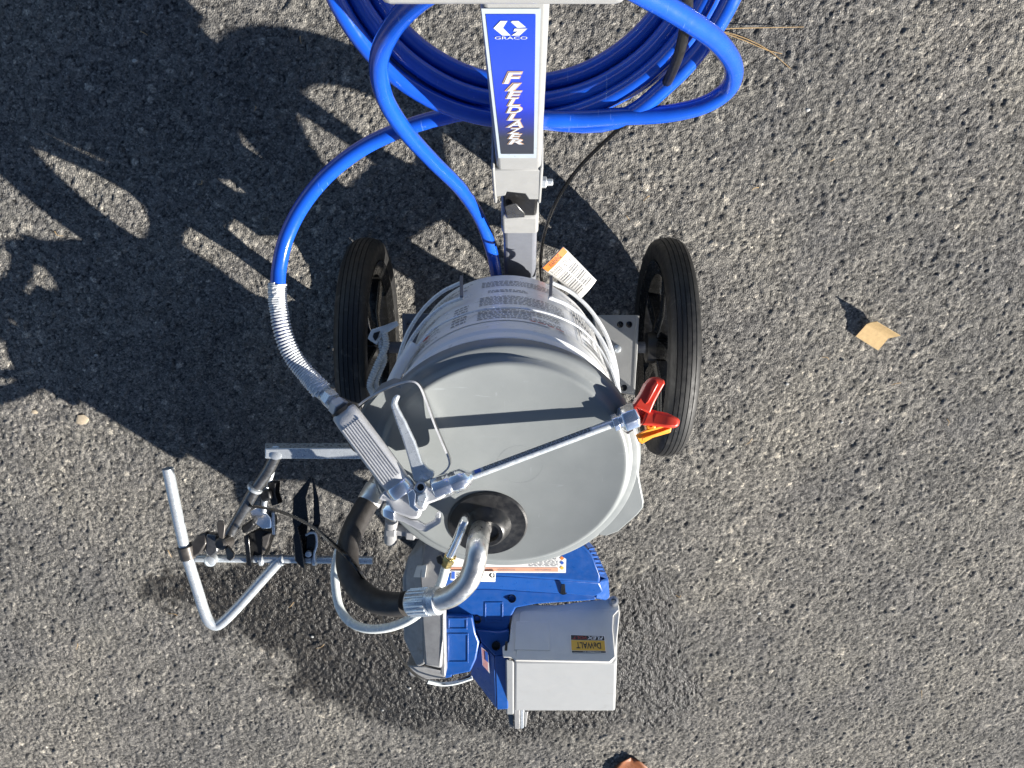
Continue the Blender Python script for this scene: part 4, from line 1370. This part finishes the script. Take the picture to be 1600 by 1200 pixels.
# trigger guard: a flat strip seen on its edge
gp = catmull([P(550, 643, .612), P(566, 628, .620), P(592, 612, .630), P(620, 600, .638), P(641, 596, .642), P(654, 602, .641), P(664, 624, .634), P(677, 660, .624), P(691, 694, .614), P(701, 718, .608), P(700, 731, .606), P(688, 743, .606), P(674, 752, .606)], 6)
m = MB()
rings = []
frg = frames(gp)
for i, p in enumerate(gp):
    t = frg[i][0]
    s_ = t.cross(UP).normalized()
    w = 0.0009
    rings.append([p + s_ * w - UP * .003, p - s_ * w - UP * .003, p - s_ * w - UP * .020, p + s_ * w - UP * .020])
m.loft(rings)
m.build('trigger_guard', M['steel_dark'], GUN)
m = MB()
rings = []
for i, p in enumerate(gp[4:-2]):
    t = frg[i + 4][0]
    s_ = t.cross(UP).normalized()
    w = 0.0010
    rings.append([p + s_ * w - UP * .0022, p - s_ * w - UP * .0022, p - s_ * w - UP * .0032, p + s_ * w - UP * .0032])
m.loft(rings)
m.build('guard_edge', M['cast'], GUN)
# trigger
tp = [(619, 616), (613, 622), (610, 633), (617, 655), (629, 688), (639, 722), (646, 750), (653, 757), (668, 752), (677, 746), (678, 737), (668, 732), (659, 722), (648, 690), (634, 660), (623, 640), (619, 630), (624, 618)]
MB().slab([(x, y, .613 + max(0, 750 - y) * .00016) for x, y in tp], 0.011).build('trigger', M['zinc'], GUN, bevel=0.0035, bseg=3)
# body
bp = [(606, 762), (629, 744), (640, 752), (646, 768), (660, 800), (654, 812), (642, 812), (612, 800), (604, 784), (590, 780), (594, 772)]
gb_ = MB().slab([(x, y, .612) for x, y in bp], 0.030, .06).build('gun_body', M['cast'], GUN, bevel=0.004, bseg=3)
hp_ = [(644, 764), (656, 754), (664, 756), (672, 764), (688, 752), (694, 762), (697, 776), (680, 784), (668, 788), (664, 798), (654, 800), (647, 794), (640, 776)]
MB().slab([(x, y, .621) for x, y in hp_], 0.026, .03).build('gun_head', M['cast'], GUN, bevel=0.0025)
MB().slab([(636, 770, .624), (645, 764, .626), (650, 772, .626), (648, 790, .624), (656, 797, .622), (650, 800, .620), (640, 792, .622)], 0.010).build('gate', M['chrome'], GUN, bevel=0.001)
MB().slab([(652, 775, .626), (664, 770, .627), (668, 778, .626), (660, 794, .624), (653, 790, .624)], 0.010).build('trigger_plate', M['zinc'], GUN, bevel=0.001)
pv = P(657.5, 761, .6225)
MB().lathe(pv, UP, [(.0052, -.004), (.0060, -.002), (.0060, .002), (.0038, .0022), (.0034, -.002), (.0001, -.002)], 24).build('pivot_ring', M['chrome'], GUN)
MB().lathe(pv, UP, [(.0036, .0004), (.0001, .0006)], 20).build('pivot_hole', M['blackgloss'], GUN)
fl = MB().slab([(590, 780, .612), (597, 771, .614), (606, 763, .614), (624, 768, .614), (632, 776, .612), (616, 786, .608), (600, 783, .609)], 0.012)
fl.build('body_flare', M['cast'], GUN, bevel=0.002)
cap_a, cap_b = P(622, 800, .600), P(596, 792, .596)
MB().lathe(cap_a, cap_b - cap_a, [(.0120, 0), (.0125, .004), (.0115, .012), (.0085, .017), (.006, .0175)], 8).build('needle_cap', M['chrome'], GUN, bevel=0.0008)
hk = [(606, 801), (622, 803), (640, 812), (653, 814), (664, 821), (679, 813), (681, 802), (686, 799), (689, 804), (688, 818), (665, 832), (652, 828), (630, 816), (612, 812)]
MB().slab([(x, y, .606) for x, y in hk], 0.010).build('hang_hook', M['cast'], GUN, bevel=0.0018)
MB().cyl(P(640, 797, .598), P(656, 806, .6), .0022, 10).build('spring_pin', M['chrome'], GUN)
# lance: nut, tube with printed band, tip nut
la, lb_ = P(676, 766, .611), P(985, 651, .606)
ld = (lb_ - la).normalized()
lan = MB().lathe(la, ld, [(.0100, 0), (.0130, .002), (.0130, .020), (.0118, .022), (.0130, .024), (.0130, .035), (.0100, .040), (.0066, .044), (.0050, .047)], 10).build('lance_nut', M['chrome'], GUN, bevel=0.0006)
Lt = (lb_ - la).length
MB().cyl(la + ld * .030, lb_ - ld * .004, 0.0049, 20).build('lance_tube', M['zinc'], GUN)
# printed sleeve on the upper side of the tube
u_, w_, a_ = basis(ld, UP)
def lance_pt(s, ang, r=.0051):
    a = RD(ang)
    return la + ld * s + (u_ * math.cos(a) + w_ * math.sin(a)) * r
sgn = 1 if w_.y > 0 else -1
def lance_patch(mb, s0, s1, a0, a1, r):
    vs, fs = [], []
    for i in range(5):
        a = (a0 + (a1 - a0) * i / 4) * sgn
        vs += [lance_pt(s0, a, r), lance_pt(s1, a, r)]
    for i in range(4):
        fs.append((2 * i, 2 * i + 1, 2 * i + 3, 2 * i + 2))
    mb.add(vs, fs)
m = MB()
lance_patch(m, .048, .186, 5, 75, .00525)
slv = m.build('lance_label', M['border'], GUN)
m = MB()
rr2 = random.Random(9)
for a0 in (14, 30, 46, 60):
    s = .060
    while s < .183:
        w = rr2.uniform(.0016, .0055)
        lance_patch(m, s, min(s + w, .184), a0, a0 + 9, .0054)
        s += w + .0009
m.build('lance_print', M['ink'], slv)['kind'] = 'stuff'
m = MB()
lance_patch(m, .050, .057, 15, 65, .0054)
m.build('lance_emblem', M['inkblue'], slv)
tn = lb_ - ld * .022
MB().lathe(tn, ld, [(.0052, 0), (.0105, .001), (.0105, .007), (.0088, .008), (.0088, .0095), (.0135, .011), (.0152, .013), (.0152, .027), (.0130, .030)], 8, phase=.3).build('tip_nut', M['chrome'], GUN, bevel=0.0008)
# red tip guard: base block with two spread wings
tb = lb_ + ld * .004
tside = ld.cross(UP).normalized()       # towards image bottom-right
m = MB().slab([(990, 640, .612), (999, 634, .614), (1006, 630, .614), (1014, 640, .614), (1016, 650, .612), (1012, 660, .608), (1002, 664, .604), (996, 654, .606)], 0.022)
tg = m.build('tip_guard', M['red'], GUN, bevel=0.003, bseg=3)
def wing(pts, name):
    rings = []
    for (px, py, z, w, h, dx, dy) in pts:
        c = P(px, py, z)
        s_ = Vector((dx, -dy, 0)).normalized()
        rings.append([c + s_ * w + UP * h, c - s_ * w + UP * h, c - s_ * w - UP * h, c + s_ * w - UP * h])
    return MB().loft(rings).build(name, M['red'], tg, bevel=0.003, bseg=3)
wing([(1000, 640, .609, .010, .011, 1, .5), (1010, 622, .611, .0085, .011, 1, .6), (1018, 606, .614, .0085, .012, 1, .5), (1026, 595, .617, .0075, .012, 1, .45), (1030, 591, .618, .0045, .009, 1, .45)], 'guard_wing')
wing([(1004, 650, .606, .010, .011, -.4, 1), (1020, 653, .606, .0085, .011, -.35, 1), (1038, 656, .608, .0080, .012, -.3, 1), (1053, 660, .610, .0060, .011, -.3, 1), (1060, 661, .611, .0035, .008, -.3, 1)], 'guard_wing')
MB().slab([(1018, 604, .6275), (1026, 594, .6305), (1029, 600, .630), (1014, 628, .6235), (1008, 632, .622)], 0.003).build('wing_rib', M['red'], tg, bevel=0.001)
# orange reversible tip below it
tip = MB().slab([(1009, 664, .602), (1018, 662, .602), (1026, 666, .601), (1024, 672, .599), (1012, 676, .597)], 0.016).build('spray_tip', M['orange'], GUN, bevel=0.0015)
MB().slab([(994, 680, .597), (1010, 672, .600), (1040, 663, .601), (1050, 668, .599), (1048, 676, .597), (1020, 684, .593), (1003, 694, .588), (998, 690, .590)], 0.008).build('tip_lever', M['orange'], tip, bevel=0.0012)
MB().slab([(1003, 685, .5985), (1048, 669, .601), (1048, 672, .600), (1004, 689, .5965)], 0.003).build('lever_rib', M['orange'], tip, bevel=0.0006)
MB().lathe(P(1017, 665, .603), UP, [(.0034, -.001), (.0034, .001), (.0020, .0012), (.0018, -.0005), (.0001, -.0005)], 20).build('tip_bore', M['orange'], tip)

# ================================================================== hang tag behind the pail
t0 = [(880, 385, .372), (932, 438, .352), (908, 466, .338), (846, 419, .362)]
tq = [P(*q) for q in t0]
TAG = thing('warning_tag', 'white paper warning tag with orange header tucked behind the pail', 'tag', tuple(W(tq[3])))
tnrm = (tq[1] - tq[0]).cross(tq[3] - tq[0]).normalized()
tnrm = tnrm if tnrm.z > 0 else -tnrm
def tagpt(a, b, lift=0.0):      # a along the header (0 = left end, 1 = right end), b from header to foot
    lo = tq[3].lerp(tq[0], a)
    hi = tq[2].lerp(tq[1], a)
    p = lo.lerp(hi, b)
    return p + tnrm * (lift + 0.006 * math.sin(a * math.pi) * .6 - .004 * math.sin(b * math.pi))
def tag_patch(mb, a0, a1, b0, b1, lift, n=6):
    vs, fs = [], []
    for i in range(n + 1):
        for k in range(n + 1):
            vs.append(tagpt(a0 + (a1 - a0) * i / n, b0 + (b1 - b0) * k / n, lift))
    for i in range(n):
        for k in range(n):
            a = i * (n + 1) + k
            fs.append((a, a + 1, a + n + 2, a + n + 1))
    mb.add(vs, fs)
m = MB()
tag_patch(m, 0, 1, 0, 1, 0, 8)
sheet = m.build('sheet', M['paper'], TAG)
sm = sheet.modifiers.new('solid', 'SOLIDIFY')
sm.thickness = 0.0006
m = MB()
tag_patch(m, 0.03, .98, .01, .15, .0008, 8)
m.build('orange_header', M['warn'], TAG)
m = MB()
vs, fs = text_verts('WARNING')
x1 = max(v.x for v in vs)
y1 = max(v.y for v in vs)
m.add([tagpt(.22 + .50 * v.x / x1, .135 - .10 * v.y / y1, .0014) for v in vs], fs)
rt = random.Random(2)
for col_ in range(2):
    for row in range(13):
        b = .20 + row * .056
        a = .08 + col_ * .46
        end = a + .40 * (1 if rt.random() > .3 else rt.uniform(.4, .9))
        if row in (3, 7, 10):
            tag_patch(m, a, a + .40, b + .02, b + .024, .0012, 2)
            continue
        while a < end:
            w = rt.uniform(.02, .06)
            tag_patch(m, a, min(a + w, end), b, b + .018, .0012, 1)
            a += w + .012
m.build('print', M['ink'], TAG)['kind'] = 'stuff'

# ================================================================== corded tie over the left wheel
CORD = thing('corded_tie', 'grey white spiral cord with torn white tag hanging over the wheel', 'cord', tuple(W(P(592, 545, .33))))
def ribbed(path, r, name):
    p = catmull([P(*q) for q in path], 26)
    rad = [r * (1 + .12 * math.sin(i * 1.25)) for i in range(len(p))]
    return MB().tube(p, rad, 10, smooth=False).build(name, M['cord'], CORD)
ribbed([(601, 521, .362), (603, 540, .362), (594, 560, .358), (585, 580, .354), (578, 600, .352), (582, 613, .352), (596, 630, .36)], .0046, 'cord')
ribbed([(592, 522, .358), (597, 545, .354), (600, 562, .350), (593, 580, .346), (587, 598, .346), (590, 612, .348)], .0046, 'cord')
MB().slab([(574, 529, .362), (580, 515, .366), (592, 511, .366), (604, 507, .368), (620, 501, .364), (623, 508, .362), (606, 519, .364), (596, 526, .364), (588, 539, .36), (580, 533, .36)], 0.004).build('torn_tag', M['paper'], CORD, bevel=0.001)
MB().slab([(584, 520, .3675), (594, 517, .368), (590, 528, .3665), (586, 533, .3645), (582, 526, .366)], 0.002).build('knot', M['black'], CORD, bevel=0.001)

# ================================================================== things on the asphalt
def gobj(name, verts, faces, mt, label, cat, group=None, bevel=0.0, smooth=40, solid=0.0):
    o = MB().add(verts, faces).build(name, mt, None, smooth=smooth, bevel=bevel, world_space=True)
    if solid:
        s = o.modifiers.new('solid', 'SOLIDIFY')
        s.thickness = solid
    return tag(o, label, cat, group)
# folded card
a, b = G(1337, 525, .006), G(1372, 547, .004)
c_, d_ = G(1388, 528, .016), G(1354, 506, .018)
e_, f_ = G(1370, 502, .034), G(1407, 524, .030)
e1, f1 = G(1362, 503, .026), G(1398, 526, .021)
gobj('cardboard_scrap', [a, b, c_, d_, e1, f1, e_, f_], [(0, 1, 2, 3), (3, 2, 5, 4), (4, 5, 7, 6)], M['card'], 'folded scrap of tan cardboard lying on the open asphalt', 'cardboard', smooth=0, solid=0.0012)
# curled brown leaf at the lower edge
vs, fs = [], []
for i in range(9):
    for k in range(7):
        u, v = i / 8, k / 6
        w = math.sin(math.pi * min(1, u * 1.02)) ** .7 * 32
        px = 986 + (v - .5) * 2 * w
        py = 1184 + u * 60
        z = .004 + .014 * (1 - math.sin(math.pi * v)) * 0.5 + .016 * math.sin(math.pi * v) * (u)
        vs.append(G(px, py, max(z, .004)))
for i in range(8):
    for k in range(6):
        q = i * 7 + k
        fs.append((q, q + 1, q + 8, q + 7))
gobj('dry_leaf', vs, fs, M['leaf'], 'curled brown dry leaf at the lower edge in front of the battery box', 'leaf', solid=0.0008)
MARKS = [('coiled blue hose', 830, 100), ('folded cardboard scrap', 1372, 525), ('wheel beside the open asphalt', 1075, 545), ('wheel under the spring guard', 560, 500), ('spring guard of the hose', 450, 520),
         ('bent guide rod', 300, 850), ('large pale chip', 127, 656), ('brown leaf', 990, 1195), ('battery box', 880, 1030), ('clear return tube', 560, 960), ('handle stem', 800, 230), ('lower right corner of the picture', 1600, 1200),
         ('upper right corner of the picture', 1600, 0), ('upper left corner of the picture', 0, 0), ('lower left corner of the picture', 0, 1200), ('pump housing', 660, 1000)]
USED = set()
def place_words(x, y):
    """which landmark a small thing lies by, or None when that place is taken"""
    for n, mx_, my_ in sorted(MARKS, key=lambda q: math.hypot(q[1] - x, q[2] - y)):
        dx, dy = x - mx_, y - my_
        h_ = 'right of' if dx > 0 else 'left of'
        v_ = 'below' if dy > 0 else 'above'
        if abs(dx) > 2 * abs(dy):
            w_ = h_
        elif abs(dy) > 2 * abs(dx):
            w_ = v_
        else:
            w_ = v_ + ' and ' + h_
        if 'corner' in n:
            w_ = 'nearest to'
        k_ = w_ + ' the ' + n
        return k_ if k_ not in USED else None
# pale chips and small stones
def stone(px, py, s, mt, label, cat, group, flat=.35, seed=0, name='stone_chip'):
    r = random.Random(seed)
    c = G(px, py, 0.0015)
    vs, fs = [], []
    n = 7
    for ring, (rr, zz) in enumerate(((1.0, -.3), (1.05, .2), (.7, 1.0))):
        for k in range(n):
            a = 2 * math.pi * k / n + ring * .2
            w = s * rr * (0.75 + .5 * random.Random(seed * 31 + k).random())
            vs.append(c + Vector((w * math.cos(a), w * math.sin(a) * .8, zz * s * flat)))
    for ring in range(2):
        for k in range(n):
            k2 = (k + 1) % n
            fs.append((ring * n + k, ring * n + k2, ring * n + n + k2, ring * n + n + k))
    fs.append(tuple(2 * n + k for k in range(n)))
    return gobj(name, vs, fs, mt, label, cat, group, bevel=0.0006)
stone(127, 656, .0125, M['chip'], 'largest pale tan chip on sunlit asphalt left of the guide rod', 'stone chip', 'stone chips', .10, 4)
stone(54, 644, .006, M['chip'], 'small pale tan chip near the left edge beside a larger chip', 'stone chip', 'stone chips', .15, 5)
stone(488, 995, .004, M['chipwhite'], 'white sliver on the wet asphalt below the clear tube', 'stone chip', 'stone chips', .3, 6)
for i, (x, y) in enumerate(((640, 1075), (598, 1110), (1186, 958), (1354, 996), (1220, 905), (150, 555), (210, 95), (205, 165), (1450, 108), (1505, 110), (1262, 172), (1310, 230), (1230, 600), (1315, 660), (1260, 590))):
    k_ = place_words(x, y)
    if k_ is None:
        continue
    USED.add(k_)
    stone(x, y, random.Random(i).uniform(.0028, .0046), M['chipwhite'], 'tiny whitish stone ' + k_, 'stone chip', 'tiny whitish stones', .4, 20 + i)
USED.clear()
# pine needles
def needle(pts, label, i, r=.0009):
    p = [G(x, y, .0045 + .002 * math.sin(k * 1.3)) for k, (x, y) in enumerate(pts)]
    o = MB().tube(p, [r * (1 - .5 * k / max(1, len(p) - 1)) for k in range(len(p))], 5, sub=5).build('pine_needle', M['needle'], None, world_space=True)
    return tag(o, label, 'pine needle', 'pine needles')
needle([(1118, 46), (1150, 44), (1200, 43), (1256, 42)], 'longest straight pine needle right of the coiled hose', 0)
needle([(1120, 47), (1160, 58), (1200, 78), (1236, 108)], 'curved pine needle below the longest one beside the coiled hose', 1)
needle([(1128, 50), (1165, 64), (1198, 78), (1222, 84)], 'pine needle running close to the curved one beside the coil', 2)
rn = random.Random(21)
spots = [(225, 52), (188, 88), (230, 165), (398, 170), (485, 230), (420, 172), (85, 115), (92, 365), (470, 62), (390, 275), (312, 285), (1170, 690), (1290, 560), (1400, 600), (1480, 660), (1060, 930), (1440, 1085),
         (555, 315), (530, 300), (265, 865), (270, 960), (300, 905), (325, 870), (1180, 295), (1300, 250), (1010, 310), (980, 340), (1110, 600), (455, 945), (395, 905), (500, 1010), (1240, 500), (120, 1010), (200, 1150), (700, 350)]
for i, (x, y) in enumerate(spots):
    a = rn.uniform(0, math.pi)
    l = rn.uniform(7, 17)
    bx, by = rn.uniform(-3, 3), rn.uniform(-3, 3)
    dx, dy = math.cos(a) * l / 2, math.sin(a) * l / 2
    k_ = place_words(x, y)
    if k_ is None:
        continue
    USED.add(k_)
    needle([(x - dx, y - dy), (x + bx, y + by), (x + dx, y + dy)], 'short bent pine needle ' + k_, i, .0008)
